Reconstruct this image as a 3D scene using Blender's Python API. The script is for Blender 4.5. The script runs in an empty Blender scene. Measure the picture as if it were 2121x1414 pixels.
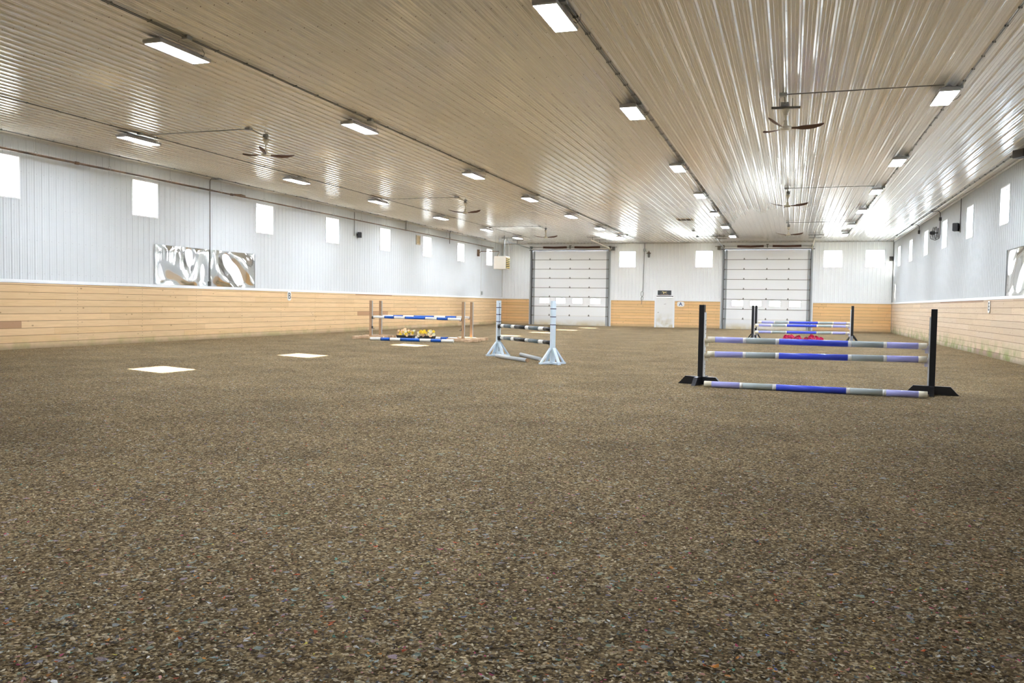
import bpy, bmesh, math, random
import numpy as np
from mathutils import Vector, Matrix
random.seed(7)
sc = bpy.context.scene
C = sc.collection

# ---------------------------------------------------------------- camera
F_PX, YAW, PITCH, ROLL, CAM_H = 1736.85, 0.319934, -0.0446765, 0.0156503, 1.3465
fw = Vector((-math.sin(YAW)*math.cos(PITCH), math.cos(YAW)*math.cos(PITCH), math.sin(PITCH)))
r0 = Vector((math.cos(YAW), math.sin(YAW), 0)); u0 = r0.cross(fw)
cr, sr = math.cos(ROLL), math.sin(ROLL)
rt = cr*r0 + sr*u0; up = -sr*r0 + cr*u0
cam = bpy.data.cameras.new('camera'); cam.sensor_width = 36.0; cam.lens = F_PX/2121*36.0
cam.clip_start = 0.05; cam.clip_end = 600
cam_o = bpy.data.objects.new('camera', cam); C.objects.link(cam_o)
m = Matrix((rt, up, -fw)).transposed().to_4x4(); m.translation = Vector((0, 0, CAM_H))
cam_o.matrix_world = m
sc.camera = cam_o

# ---------------------------------------------------------------- sky, sun, exposure
LAMP = 118.0; SKY = 20.0; SUN = 60.0
w = bpy.data.worlds.new('sky'); sc.world = w; w.use_nodes = True
nt = w.node_tree; nt.nodes.clear()
out = nt.nodes.new('ShaderNodeOutputWorld'); bg = nt.nodes.new('ShaderNodeBackground')
tc = nt.nodes.new('ShaderNodeTexCoord'); sx = nt.nodes.new('ShaderNodeSeparateXYZ'); rp = nt.nodes.new('ShaderNodeValToRGB')
rp.color_ramp.elements[0].position = 0.0; rp.color_ramp.elements[0].color = (1.0, 1.0, 1.0, 1)
rp.color_ramp.elements[1].position = 0.7; rp.color_ramp.elements[1].color = (0.62, 0.76, 1.0, 1)
nt.links.new(tc.outputs['Generated'], sx.inputs[0]); nt.links.new(sx.outputs['Z'], rp.inputs[0])
nt.links.new(rp.outputs[0], bg.inputs[0]); bg.inputs[1].default_value = SKY
nt.links.new(bg.outputs[0], out.inputs[0])
sl = bpy.data.lights.new('sun', 'SUN'); sl.energy = SUN; sl.angle = 0.0093; sl.color = (1.0, 0.93, 0.80)
so = bpy.data.objects.new('sun', sl); C.objects.link(so)
so.rotation_euler = Vector((1.75, -0.66, -1.0)).to_track_quat('-Z', 'Y').to_euler()
vs = sc.view_settings; vs.view_transform = 'Standard'; vs.look = 'None'; vs.gamma = 1.0; vs.exposure = 0.82; vs.use_curve_mapping = False
try:
    sc.cycles.max_bounces = 8; sc.cycles.diffuse_bounces = 5; sc.cycles.glossy_bounces = 4
    sc.cycles.transparent_max_bounces = 12; sc.cycles.sample_clamp_indirect = 12.0
    sc.cycles.caustics_reflective = False; sc.cycles.caustics_refractive = False; sc.cycles.use_denoising = True
except Exception: pass

# ---------------------------------------------------------------- room numbers (metres)
XL, XR, YB, YN, H, HK = -18.746, 5.702, 54.23, -6.0, 5.437, 1.696
WZ0, WZ1 = 3.85, 4.88

# ---------------------------------------------------------------- materials
def mat(name, col, rough=0.5, metal=0.0, spec=0.5, emit=None, estr=0.0, coat=0.0):
    M = bpy.data.materials.new(name); M.use_nodes = True
    b = M.node_tree.nodes['Principled BSDF']
    b.inputs['Base Color'].default_value = (*col, 1); b.inputs['Roughness'].default_value = rough
    b.inputs['Metallic'].default_value = metal; b.inputs['Specular IOR Level'].default_value = spec
    b.inputs['Coat Weight'].default_value = coat
    if emit: b.inputs['Emission Color'].default_value = (*emit, 1); b.inputs['Emission Strength'].default_value = estr
    return M
def N(M, t, **k):
    n = M.node_tree.nodes.new(t)
    for a, v in k.items(): setattr(n, a, v)
    return n
def L(M, a, b): M.node_tree.links.new(a, b)
def bs(M): return M.node_tree.nodes['Principled BSDF']
def math_n(M, op, a, b=None, clamp=False):
    n = N(M, 'ShaderNodeMath', operation=op); n.use_clamp = clamp
    for i, v in enumerate((a, b)):
        if v is None: continue
        if isinstance(v, (int, float)): n.inputs[i].default_value = v
        else: L(M, v, n.inputs[i])
    return n.outputs[0]
def mixc(M, f, a, b, blend='MIX'):
    n = N(M, 'ShaderNodeMix', data_type='RGBA', blend_type=blend)
    for i, v in ((0, f), (6, a), (7, b)):
        if isinstance(v, (int, float)): n.inputs[i].default_value = v
        elif isinstance(v, tuple): n.inputs[i].default_value = (*v, 1)
        else: L(M, v, n.inputs[i])
    return n.outputs[2]
def objco(M, scale=(1, 1, 1)):
    t = N(M, 'ShaderNodeTexCoord'); mp = N(M, 'ShaderNodeMapping'); mp.inputs['Scale'].default_value = scale
    L(M, t.outputs['Object'], mp.inputs['Vector']); return mp.outputs[0]
def noise(M, co, scale, detail=3, rough=0.5, dist=0.0):
    n = N(M, 'ShaderNodeTexNoise'); n.inputs['Scale'].default_value = scale; n.inputs['Detail'].default_value = detail
    n.inputs['Roughness'].default_value = rough; n.inputs['Distortion'].default_value = dist; L(M, co, n.inputs['Vector']); return n
def ramp(M, f, stops):
    n = N(M, 'ShaderNodeValToRGB'); e = n.color_ramp.elements
    while len(e) < len(stops): e.new(0.5)
    for i, (p, c) in enumerate(stops):
        e[i].position = p; e[i].color = (*c, 1) if isinstance(c, tuple) else (c, c, c, 1)
    L(M, f, n.inputs[0]); return n.outputs[0]
def bump(M, h, strength, dist=0.01, chain=None):
    n = N(M, 'ShaderNodeBump'); n.inputs['Strength'].default_value = strength; n.inputs['Distance'].default_value = dist
    L(M, h, n.inputs['Height'])
    if chain: L(M, chain, n.inputs['Normal'])
    return n.outputs[0]

def screws(M, co, axis_u, pu, axis_v, pv, rad, off=0.06):
    s = N(M, 'ShaderNodeSeparateXYZ'); L(M, co, s.inputs[0])
    def cell(ax, p, o):
        a = math_n(M, 'ADD', s.outputs[ax], 400.0*p + o); a = math_n(M, 'MODULO', a, p); a = math_n(M, 'SUBTRACT', a, p/2)
        return math_n(M, 'MULTIPLY', a, a)
    d = math_n(M, 'ADD', cell(axis_u, pu, off), cell(axis_v, pv, 0.2))
    return math_n(M, 'LESS_THAN', d, rad*rad)

# painted ribbed steel ceiling
M_CEIL = mat('painted_ceiling_steel', (0.80, 0.775, 0.72), 0.16, spec=0.85)
bs(M_CEIL).inputs['Coat Weight'].default_value = 0.9; bs(M_CEIL).inputs['Coat IOR'].default_value = 1.7; bs(M_CEIL).inputs['Coat Roughness'].default_value = 0.15
co = objco(M_CEIL)
nz = noise(M_CEIL, objco(M_CEIL, (1, 0.12, 1)), 1.3, 3)
cb = mixc(M_CEIL, ramp(M_CEIL, nz.outputs[0], [(0.2, 0.0), (0.8, 1.0)]), (0.85, 0.83, 0.77), (0.81, 0.79, 0.73))
cb = mixc(M_CEIL, screws(M_CEIL, co, 'X', 0.2286, 'Y', 1.19, 0.0075), cb, (0.18, 0.13, 0.10))
L(M_CEIL, cb, bs(M_CEIL).inputs['Base Color'])
n2 = noise(M_CEIL, objco(M_CEIL, (1, 0.35, 1)), 1.6, 1)
L(M_CEIL, bump(M_CEIL, n2.outputs[0], 0.02, 0.003), bs(M_CEIL).inputs['Normal'])
L(M_CEIL, ramp(M_CEIL, nz.outputs[0], [(0.2, 0.17), (0.8, 0.24)]), bs(M_CEIL).inputs['Roughness'])

def wall_mat(name, ax, col):
    M = mat(name, col, 0.56, spec=0.35); co = objco(M)
    nz = noise(M, co, 0.7, 4)
    c = mixc(M, ramp(M, nz.outputs[0], [(0.4, 0.0), (0.8, 1.0)]), col, tuple(v*0.95 for v in col))
    c = mixc(M, screws(M, co, ax, 0.2286, 'Z', 0.86, 0.007), c, (0.32, 0.30, 0.29))
    L(M, c, bs(M).inputs['Base Color'])
    n2 = noise(M, co, 1.8, 2); L(M, bump(M, n2.outputs[0], 0.25, 0.006), bs(M).inputs['Normal'])
    return M
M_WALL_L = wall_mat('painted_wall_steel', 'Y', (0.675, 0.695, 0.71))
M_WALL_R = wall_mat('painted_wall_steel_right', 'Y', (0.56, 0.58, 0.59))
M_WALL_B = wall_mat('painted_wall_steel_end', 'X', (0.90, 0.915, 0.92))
M_TRIM = mat('white_trim_steel', (0.86, 0.87, 0.88), 0.35)
M_TRIMG = mat('grey_trim_steel', (0.60, 0.59, 0.56), 0.4)

def plank_mat(name, ax, dark, algae):
    M = mat(name, (0.6, 0.4, 0.2), 0.68, spec=0.25)
    at = N(M, 'ShaderNodeAttribute', attribute_name='tint')
    sc_ = (1, 0.06, 1) if ax == 'Y' else (0.06, 1, 1)
    g = noise(M, objco(M, sc_), 26.0, 5, 0.6, 0.3)
    c = mixc(M, ramp(M, g.outputs[0], [(0.35, 0.0), (0.8, 0.30)]), at.outputs['Color'], dark)
    kco = objco(M, (1, 0.55, 1) if ax == 'Y' else (0.55, 1, 1))
    v = N(M, 'ShaderNodeTexVoronoi', feature='F1'); v.inputs['Scale'].default_value = 6.5; L(M, kco, v.inputs['Vector'])
    k = ramp(M, v.outputs['Distance'], [(0.06, 1.0), (0.16, 0.0)])
    kn = noise(M, objco(M), 2.3, 2)
    c = mixc(M, math_n(M, 'MULTIPLY', k, ramp(M, kn.outputs[0], [(0.45, 0.0), (0.62, 0.75)])), c, (0.20, 0.10, 0.045))
    s = N(M, 'ShaderNodeTexCoord'); sp = N(M, 'ShaderNodeSeparateXYZ'); L(M, s.outputs['Object'], sp.inputs[0])
    c = mixc(M, math_n(M, 'MULTIPLY', screws(M, objco(M), ax, 2.44, 'Z', 0.0921, 0.010), 0.85), c, (0.10, 0.06, 0.04))
    # dirt and algae at the foot of the boards
    z = sp.outputs['Z']
    nd = noise(M, objco(M), 1.9, 5, 0.65)
    low = math_n(M, 'SUBTRACT', 1.0, math_n(M, 'DIVIDE', z, 0.55 if algae > .5 else 0.30), True)
    f = math_n(M, 'MULTIPLY', low, ramp(M, nd.outputs[0], [(0.42, 0.0), (0.62, 1.0)]))
    c = mixc(M, math_n(M, 'MULTIPLY', f, algae), c, (0.20, 0.27, 0.05))
    d2 = math_n(M, 'SUBTRACT', 1.0, math_n(M, 'DIVIDE', z, 0.11), True)
    c = mixc(M, math_n(M, 'MULTIPLY', d2, 0.6), c, (0.20, 0.15, 0.10))
    L(M, c, bs(M).inputs['Base Color'])
    L(M, bump(M, g.outputs[0], 0.25, 0.003), bs(M).inputs['Normal'])
    return M
M_PL_L = plank_mat('kickboard_planks', 'Y', (0.42, 0.22, 0.09), 0.45)
M_PL_R = plank_mat('kickboard_planks_right', 'Y', (0.46, 0.30, 0.19), 0.95)
M_PL_B = plank_mat('kickboard_planks_end', 'X', (0.50, 0.25, 0.08), 0.2)

# arena footing
M_FOOT = mat('arena_footing', (0.2, 0.15, 0.1), 0.95, spec=0.06)
co = objco(M_FOOT)
wn = noise(M_FOOT, co, 30, 3); 
vm = N(M_FOOT, 'ShaderNodeVectorMath', operation='MULTIPLY_ADD'); L(M_FOOT, wn.outputs['Color'], vm.inputs[0]); vm.inputs[1].default_value = (0.012, 0.012, 0.012); L(M_FOOT, co, vm.inputs[2])
v1 = N(M_FOOT, 'ShaderNodeTexVoronoi', feature='F1'); v1.inputs['Scale'].default_value = 90; L(M_FOOT, vm.outputs[0], v1.inputs['Vector'])
v2 = N(M_FOOT, 'ShaderNodeTexVoronoi', feature='F1'); v2.inputs['Scale'].default_value = 38; L(M_FOOT, vm.outputs[0], v2.inputs['Vector'])
s1 = N(M_FOOT, 'ShaderNodeSeparateColor'); L(M_FOOT, v1.outputs['Color'], s1.inputs[0])
s2 = N(M_FOOT, 'ShaderNodeSeparateColor'); L(M_FOOT, v2.outputs['Color'], s2.inputs[0])
c = ramp(M_FOOT, s1.outputs[0], [(0.0, (0.026, 0.018, 0.009)), (0.30, (0.095, 0.067, 0.036)), (0.62, (0.26, 0.195, 0.108)), (0.88, (0.52, 0.405, 0.24)), (1.0, (0.95, 0.82, 0.58))])
c2 = ramp(M_FOOT, s2.outputs[1], [(0.0, (0.06, 0.042, 0.022)), (0.5, (0.23, 0.165, 0.092)), (1.0, (0.48, 0.37, 0.23))])
c = mixc(M_FOOT, 0.35, c, c2)
fl = N(M_FOOT, 'ShaderNodeHueSaturation'); fl.inputs['Color'].default_value = (0.42, 0.30, 0.26, 1); fl.inputs['Saturation'].default_value = 0.5
L(M_FOOT, s2.outputs[2], fl.inputs['Hue'])
c = mixc(M_FOOT, math_n(M_FOOT, 'GREATER_THAN', s2.outputs[0], 0.978), c, fl.outputs[0])
big = noise(M_FOOT, co, 0.9, 6, 0.6)
c = mixc(M_FOOT, 1.0, c, ramp(M_FOOT, big.outputs[0], [(0.3, (0.63, 0.60, 0.55)), (0.7, (0.98, 0.93, 0.84))]), 'MULTIPLY')
L(M_FOOT, c, bs(M_FOOT).inputs['Base Color'])
hh = math_n(M_FOOT, 'ADD', math_n(M_FOOT, 'MULTIPLY', s1.outputs[1], 0.7), math_n(M_FOOT, 'SUBTRACT', 0.8, v1.outputs['Distance']))
b1 = bump(M_FOOT, hh, 0.7, 0.005)
md = noise(M_FOOT, co, 9, 5, 0.65)
L(M_FOOT, bump(M_FOOT, md.outputs[0], 0.8, 0.05, b1), bs(M_FOOT).inputs['Normal'])

M_CHIP = mat('shredded_chips', (0.3, 0.3, 0.3), 0.7, spec=0.3)
a_ = N(M_CHIP, 'ShaderNodeAttribute', attribute_name='tint'); L(M_CHIP, a_.outputs['Color'], bs(M_CHIP).inputs['Base Color'])
M_GROUND = mat('outside_gravel', (0.45, 0.43, 0.40), 0.9)
L(M_GROUND, ramp(M_GROUND, noise(M_GROUND, objco(M_GROUND), 3, 5).outputs[0], [(0.3, (0.16, 0.15, 0.13)), (0.7, (0.24, 0.23, 0.20))]), bs(M_GROUND).inputs['Base Color'])

# clear pane
M_GLASS = bpy.data.materials.new('window_glass'); M_GLASS.use_nodes = True
t_ = M_GLASS.node_tree; t_.nodes.clear()
o_ = t_.nodes.new('ShaderNodeOutputMaterial'); mx = t_.nodes.new('ShaderNodeMixShader'); tr = t_.nodes.new('ShaderNodeBsdfTransparent'); gl = t_.nodes.new('ShaderNodeBsdfGlossy')
gl.inputs['Roughness'].default_value = 0.02; tr.inputs['Color'].default_value = (0.94, 0.96, 0.96, 1); mx.inputs[0].default_value = 0.06
t_.links.new(tr.outputs[0], mx.inputs[1]); t_.links.new(gl.outputs[0], mx.inputs[2]); t_.links.new(mx.outputs[0], o_.inputs[0])

M_LAMP = mat('lamp_diffuser', (0.9, 0.9, 0.92), 0.4, emit=(0.87, 0.95, 1.06), estr=LAMP)
M_HOUSE = mat('lamp_housing', (0.50, 0.50, 0.52), 0.4, metal=0.3)
M_GALV = mat('galvanised_steel', (0.40, 0.42, 0.42), 0.55, metal=0.3)
M_GALVD = mat('dull_galvanised', (0.20, 0.20, 0.185), 0.55, metal=0.5)
M_RUST = mat('rusty_pipe', (0.22, 0.12, 0.06), 0.5, metal=0.35)
L(M_RUST, ramp(M_RUST, noise(M_RUST, objco(M_RUST), 1.6, 5, .6).outputs[0], [(0.35, (0.06, 0.045, 0.035)), (0.55, (0.17, 0.10, 0.055)), (0.75, (0.30, 0.21, 0.13))]), bs(M_RUST).inputs['Base Color'])
M_DARKSTEEL = mat('dark_steel', (0.05, 0.045, 0.04), 0.45, metal=0.4)
M_BLACK = mat('black_paint', (0.010, 0.010, 0.012), 0.38)
M_BLKPL = mat('black_plastic', (0.02, 0.02, 0.022), 0.5)
M_WHITE = mat('white_paint', (0.85, 0.85, 0.83), 0.35)
M_CREAM = mat('cream_paint', (0.80, 0.74, 0.58), 0.4)
M_CREAMFAN = mat('cream_enamel', (0.72, 0.67, 0.54), 0.35)
M_BROWN = mat('brown_blade', (0.085, 0.032, 0.016), 0.45)
M_LAV = mat('lavender_paint', (0.43, 0.44, 0.86), 0.38)
M_GREYG = mat('grey_green_paint', (0.40, 0.46, 0.46), 0.4)
M_BLUE = mat('cobalt_paint', (0.05, 0.09, 0.75), 0.35)
M_BLUE2 = mat('royal_blue_paint', (0.01, 0.11, 0.55), 0.35)
M_NAVYTAPE = mat('navy_tape', (0.004, 0.01, 0.05), 0.5)
M_BLKP = mat('black_band_paint', (0.012, 0.012, 0.014), 0.35)
M_STEELG = mat('slate_grey_paint', (0.13, 0.17, 0.19), 0.4)
M_PALEB = mat('pale_blue_paint', (0.68, 0.79, 0.88), 0.45)
M_POLEG = mat('pale_grey_pole_paint', (0.50, 0.52, 0.53), 0.55)
M_WOODP = mat('weathered_fir', (0.40, 0.24, 0.13), 0.7)
g_ = noise(M_WOODP, objco(M_WOODP, (1, 1, 0.12)), 30, 4); L(M_WOODP, ramp(M_WOODP, g_.outputs[0], [(0.3, (0.30, 0.175, 0.095)), (0.7, (0.47, 0.30, 0.17))]), bs(M_WOODP).inputs['Base Color'])
M_WOODS = mat('pale_sleeper_wood', (0.60, 0.42, 0.26), 0.7)
L(M_WOODS, ramp(M_WOODS, noise(M_WOODS, objco(M_WOODS), 7, 4).outputs[0], [(0.3, (0.48, 0.31, 0.19)), (0.7, (0.70, 0.52, 0.34))]), bs(M_WOODS).inputs['Base Color'])
M_DOOR = mat('door_white_steel', (0.90, 0.905, 0.90), 0.4)
M_DOORFRAME = mat('door_frame_black', (0.03, 0.02, 0.045), 0.4)
M_HINGE = mat('hinge_steel', (0.26, 0.25, 0.22), 0.5, metal=0.5)
M_MIRROR = mat('polished_sheet', (0.66, 0.67, 0.67), 0.06, metal=1.0)
M_HEAT = mat('heater_enamel', (0.74, 0.68, 0.58), 0.4)
M_AMBER = mat('louver_amber', (0.50, 0.33, 0.08), 0.5)
M_DARKIN = mat('dark_recess', (0.03, 0.02, 0.015), 0.8)
M_LOUV = mat('beige_louver', (0.62, 0.54, 0.40), 0.5)
M_GREEN = mat('flower_leaf', (0.06, 0.22, 0.05), 0.6)
M_YEL = mat('yellow_petal', (0.85, 0.62, 0.03), 0.6)
M_PEACH = mat('peach_petal', (0.86, 0.62, 0.38), 0.6)
M_CRM2 = mat('cream_petal', (0.90, 0.84, 0.62), 0.6)
M_MAG = mat('magenta_petal', (0.62, 0.01, 0.10), 0.6)
M_MAG2 = mat('deep_red_petal', (0.33, 0.0, 0.04), 0.6)
M_POT = mat('planter_black', (0.035, 0.035, 0.04), 0.6)
M_SIGN = mat('slate_sign', (0.05, 0.055, 0.06), 0.5)
M_GOLD = mat('gold_ink', (0.74, 0.62, 0.30), 0.5)
M_COPPER = mat('copper_ink', (0.40, 0.22, 0.15), 0.5)
M_NAVY = mat('navy_ink', (0.02, 0.05, 0.22), 0.5)
M_GREYINK = mat('grey_ink', (0.10, 0.11, 0.11), 0.5)
M_STRAW = mat('straw', (0.62, 0.44, 0.18), 0.7)
M_SPRING = mat('torsion_spring_steel', (0.10, 0.045, 0.03), 0.5, metal=0.3)
M_DOORM = mat('stained_white_door', (0.84, 0.84, 0.82), 0.4)
s_ = N(M_DOORM, 'ShaderNodeTexCoord'); sp_ = N(M_DOORM, 'ShaderNodeSeparateXYZ'); L(M_DOORM, s_.outputs['Object'], sp_.inputs[0])
st = math_n(M_DOORM, 'MULTIPLY', math_n(M_DOORM, 'SUBTRACT', 1.0, math_n(M_DOORM, 'DIVIDE', sp_.outputs['Z'], 0.95), True), ramp(M_DOORM, noise(M_DOORM, objco(M_DOORM), 2.6, 4).outputs[0], [(0.38, 0.0), (0.66, 1.0)]))
L(M_DOORM, mixc(M_DOORM, st, (0.84, 0.84, 0.82), (0.50, 0.40, 0.16)), bs(M_DOORM).inputs['Base Color'])
M_DOORL = mat('door_stained_bottom', (0.83, 0.84, 0.84), 0.4)
s_ = N(M_DOORL, 'ShaderNodeTexCoord'); sp_ = N(M_DOORL, 'ShaderNodeSeparateXYZ'); L(M_DOORL, s_.outputs['Object'], sp_.inputs[0])
st = math_n(M_DOORL, 'MULTIPLY', math_n(M_DOORL, 'SUBTRACT', 1.0, math_n(M_DOORL, 'DIVIDE', sp_.outputs['Z'], 0.42), True), ramp(M_DOORL, noise(M_DOORL, objco(M_DOORL), 1.5, 4).outputs[0], [(0.3, 0.2), (0.6, 1.0)]))
L(M_DOORL, mixc(M_DOORL, st, (0.83, 0.84, 0.84), (0.62, 0.52, 0.30)), bs(M_DOORL).inputs['Base Color'])

# ---------------------------------------------------------------- mesh helpers
class MB:
    def __init__(s): s.v = []; s.f = []; s.m = []; s.c = []
    def add(s, vs, fs, mi=0, col=None):
        o = len(s.v); s.v += [tuple(v) for v in vs]
        for f in fs: s.f.append(tuple(i+o for i in f)); s.m.append(mi); s.c.append(col)
        return s
    def box(s, a, b, mi=0, M=None, col=None):
        (x0, y0, z0), (x1, y1, z1) = a, b
        vs = [(x0,y0,z0),(x1,y0,z0),(x1,y1,z0),(x0,y1,z0),(x0,y0,z1),(x1,y0,z1),(x1,y1,z1),(x0,y1,z1)]
        if M is not None: vs = [M @ Vector(v) for v in vs]
        return s.add(vs, [(0,3,2,1),(4,5,6,7),(0,1,5,4),(1,2,6,5),(2,3,7,6),(3,0,4,7)], mi, col)
    def bar(s, p, q, wd, ht=None, mi=0, upv=(0, 0, 1)):
        p, q = Vector(p), Vector(q); ht = ht or wd; d = (q-p); l = d.length; d.normalize()
        u = Vector(upv)
        if abs(d.dot(u)) > 0.98: u = Vector((0, 1, 0))
        sd = d.cross(u).normalized(); u = sd.cross(d)
        M = Matrix((sd, d, u)).transposed().to_4x4(); M.translation = p
        return s.box((-wd/2, 0, -ht/2), (wd/2, l, ht/2), mi, M)
    def tube(s, pts, r, n=8, mi=0, cap=True):
        pts = [Vector(p) for p in pts]; rs = r if isinstance(r, (list, tuple)) else [r]*len(pts)
        o = len(s.v); prev = None
        for i, p in enumerate(pts):
            d = (pts[min(i+1, len(pts)-1)]-pts[max(i-1, 0)]).normalized()
            if prev is None:
                u = Vector((0, 0, 1)) if abs(d.z) < 0.9 else Vector((1, 0, 0))
            else: u = prev
            a = d.cross(u).normalized(); u = a.cross(d).normalized(); prev = u
            for k in range(n):
                t = 2*math.pi*k/n; s.v.append(tuple(p + rs[i]*(a*math.cos(t)+u*math.sin(t))))
        for i in range(len(pts)-1):
            for k in range(n):
                a0 = o+i*n+k; b0 = o+i*n+(k+1) % n
                s.f.append((a0, b0, b0+n, a0+n)); s.m.append(mi); s.c.append(None)
        if cap:
            s.f.append(tuple(o+k for k in range(n))[::-1]); s.m.append(mi); s.c.append(None)
            e = o+(len(pts)-1)*n; s.f.append(tuple(e+k for k in range(n))); s.m.append(mi); s.c.append(None)
        return s
    def lathe(s, prof, ctr, n=20, mi=0):
        o = len(s.v); cx, cy, cz = ctr
        for r, z in prof:
            for k in range(n):
                t = 2*math.pi*k/n; s.v.append((cx+r*math.cos(t), cy+r*math.sin(t), cz+z))
        for i in range(len(prof)-1):
            for k in range(n):
                a0 = o+i*n+k; b0 = o+i*n+(k+1) % n
                s.f.append((a0, b0, b0+n, a0+n)); s.m.append(mi); s.c.append(None)
        return s
    def prism(s, poly, a, b, M=None, mi=0):     # poly in (x,z), extruded y a..b
        n = len(poly); vs = [(x, a, z) for x, z in poly]+[(x, b, z) for x, z in poly]
        if M is not None: vs = [M @ Vector(v) for v in vs]
        fs = [tuple(range(n)), tuple(range(2*n-1, n-1, -1))]+[(i, i+n, (i+1) % n+n, (i+1) % n) for i in range(n)]
        return s.add(vs, fs, mi)
    def build(s, name, mats, parent=None, smooth=False, bevel=0.0, origin=None):
        me = bpy.data.meshes.new(name)
        o3 = Vector(origin) if origin else Vector((0, 0, 0))
        me.from_pydata([tuple(Vector(v)-o3) for v in s.v], [], s.f)
        mats = mats if isinstance(mats, (list, tuple)) else [mats]
        for x in mats: me.materials.append(x)
        for p, mi in zip(me.polygons, s.m): p.material_index = mi; p.use_smooth = smooth
        if any(c is not None for c in s.c):
            at = me.color_attributes.new('tint', 'FLOAT_COLOR', 'CORNER'); arr = []
            for p, c in zip(me.polygons, s.c): arr += list((*(c or (.5, .5, .5)), 1.0))*p.loop_total
            at.data.foreach_set('color', arr)
        bm = bmesh.new(); bm.from_mesh(me); bmesh.ops.recalc_face_normals(bm, faces=bm.faces); bm.to_mesh(me); bm.free()
        me.update()
        o = bpy.data.objects.new(name, me); C.objects.link(o)
        o.location = o3
        if parent is not None:
            o.parent = parent
        if bevel:
            b = o.modifiers.new('bevel', 'BEVEL'); b.width = bevel; b.segments = 2; b.limit_method = 'ANGLE'
        return o
def tag(o, label, cat, group=None, kind=None):
    o['label'] = label; o['category'] = cat
    if group: o['group'] = group
    if kind: o['kind'] = kind
    return o
def thing(name, label, cat, loc=(0, 0, 0), rz=0.0, group=None, kind=None):
    o = bpy.data.objects.new(name, None); C.objects.link(o); o.location = loc; o.rotation_euler = (0, 0, rz)
    o.empty_display_size = 0.1
    return tag(o, label, cat, group, kind)
def struct(o, label, cat): return tag(o, label, cat, kind='structure')
def dup(root, loc, rz, label, group=None):
    r = root.copy(); C.objects.link(r); r.location = loc; r.rotation_euler = (0, 0, rz); r['label'] = label
    if group: r['group'] = group
    for ch in root.children:
        c_ = ch.copy(); C.objects.link(c_); c_.parent = r
        for g in ch.children:
            d_ = g.copy(); C.objects.link(d_); d_.parent = c_
    return r

# ---------------------------------------------------------------- ribbed steel sheeting
P = 0.2286
def rib_profile(u0, u1, big, small, phase=0.0, sag=0.0, wb=.030, wt=.011):
    """breakpoints (u, depth) of an agricultural panel: one tall rib each 229 mm and two low ones between"""
    pts = []
    k = math.floor((u0-phase)/P)-1
    while k*P+phase < u1+P:
        b = k*P+phase
        for du, d in ((-wb, 0), (-wt, big), (wt, big), (wb, 0)): pts.append((b+du, d))
        for c_ in (0.080, 0.150):
            for du, d in ((-0.012, 0), (-0.006, small), (0.006, small), (0.012, 0)): pts.append((b+c_+du, d))
        if sag:
            for c_, s_ in ((0.049, 1), (0.115, 1.4), (0.181, 1)): pts.append((b+c_, sag*s_*random.uniform(.3, 1.5)))
        k += 1
    pts.sort()
    def at(u):
        for i in range(len(pts)-1):
            if pts[i][0] <= u <= pts[i+1][0]:
                t = (u-pts[i][0])/max(1e-9, pts[i+1][0]-pts[i][0]); return pts[i][1]*(1-t)+pts[i+1][1]*t
        return 0
    res = [(u0, at(u0))]+[p for p in pts if u0 < p[0] < u1]+[(u1, at(u1))]
    return res, at
def ribbed_wall(mb, u0, u1, z0, z1, holes, place, big=0.015, small=0.004, phase=0.0):
    prof, at = rib_profile(u0, u1, big, small, phase)
    us = {round(u, 5): d for u, d in prof}
    for h in holes:
        for e in (h[0], h[1]):
            if u0 < e < u1: us[round(e, 5)] = at(e)
    us = sorted(us.items())
    for (a, da), (b, db) in zip(us, us[1:]):
        if b-a < 1e-5: continue
        mid = (a+b)/2; cuts = [(z0, z1)]
        for h in holes:
            if h[0] < mid < h[1]:
                nc = []
                for lo, hi in cuts:
                    if h[2] > lo: nc.append((lo, min(hi, h[2])))
                    if h[3] < hi: nc.append((max(lo, h[3]), hi))
                cuts = [c_ for c_ in nc if c_[1]-c_[0] > 1e-4]
        for lo, hi in cuts:
            mb.add([place(a, da, lo), place(b, db, lo), place(b, db, hi), place(a, da, hi)], [(0, 1, 2, 3)])

# ---------------------------------------------------------------- floor, ground
def grid_floor():
    xs = np.linspace(XL, XR, 130); ys = np.concatenate([np.linspace(YN, 2, 20), np.linspace(2.15, 20, 120), np.linspace(20.4, YB, 70)])
    mb = MB(); rnd = random.Random(3)
    ph = [(rnd.uniform(0.3, 2.2), rnd.uniform(0.3, 2.2), rnd.uniform(0, 6.28)) for _ in range(14)]
    for y in ys:
        for x in xs:
            z = sum(math.sin(a*x+b*y+c_) for a, b, c_ in ph)/14
            mb.v.append((x, y, -0.006+0.012*z))
    n = len(xs)
    for j in range(len(ys)-1):
        for i in range(n-1):
            k = j*n+i; mb.f.append((k, k+1, k+n+1, k+n)); mb.m.append(0); mb.c.append(None)
    return mb
o = grid_floor().build('floor', M_FOOT, smooth=True)
struct(o, 'loose brown shredded fibre and sand riding footing across the arena', 'floor')
o = MB().add([(-150, -120, -0.2), (150, -120, -0.2), (150, 200, -0.2), (-150, 200, -0.2)], [(0, 1, 2, 3)]).build('ground', M_GROUND)
struct(o, 'pale gravel ground outside the building, seen through the windows', 'ground')

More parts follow.
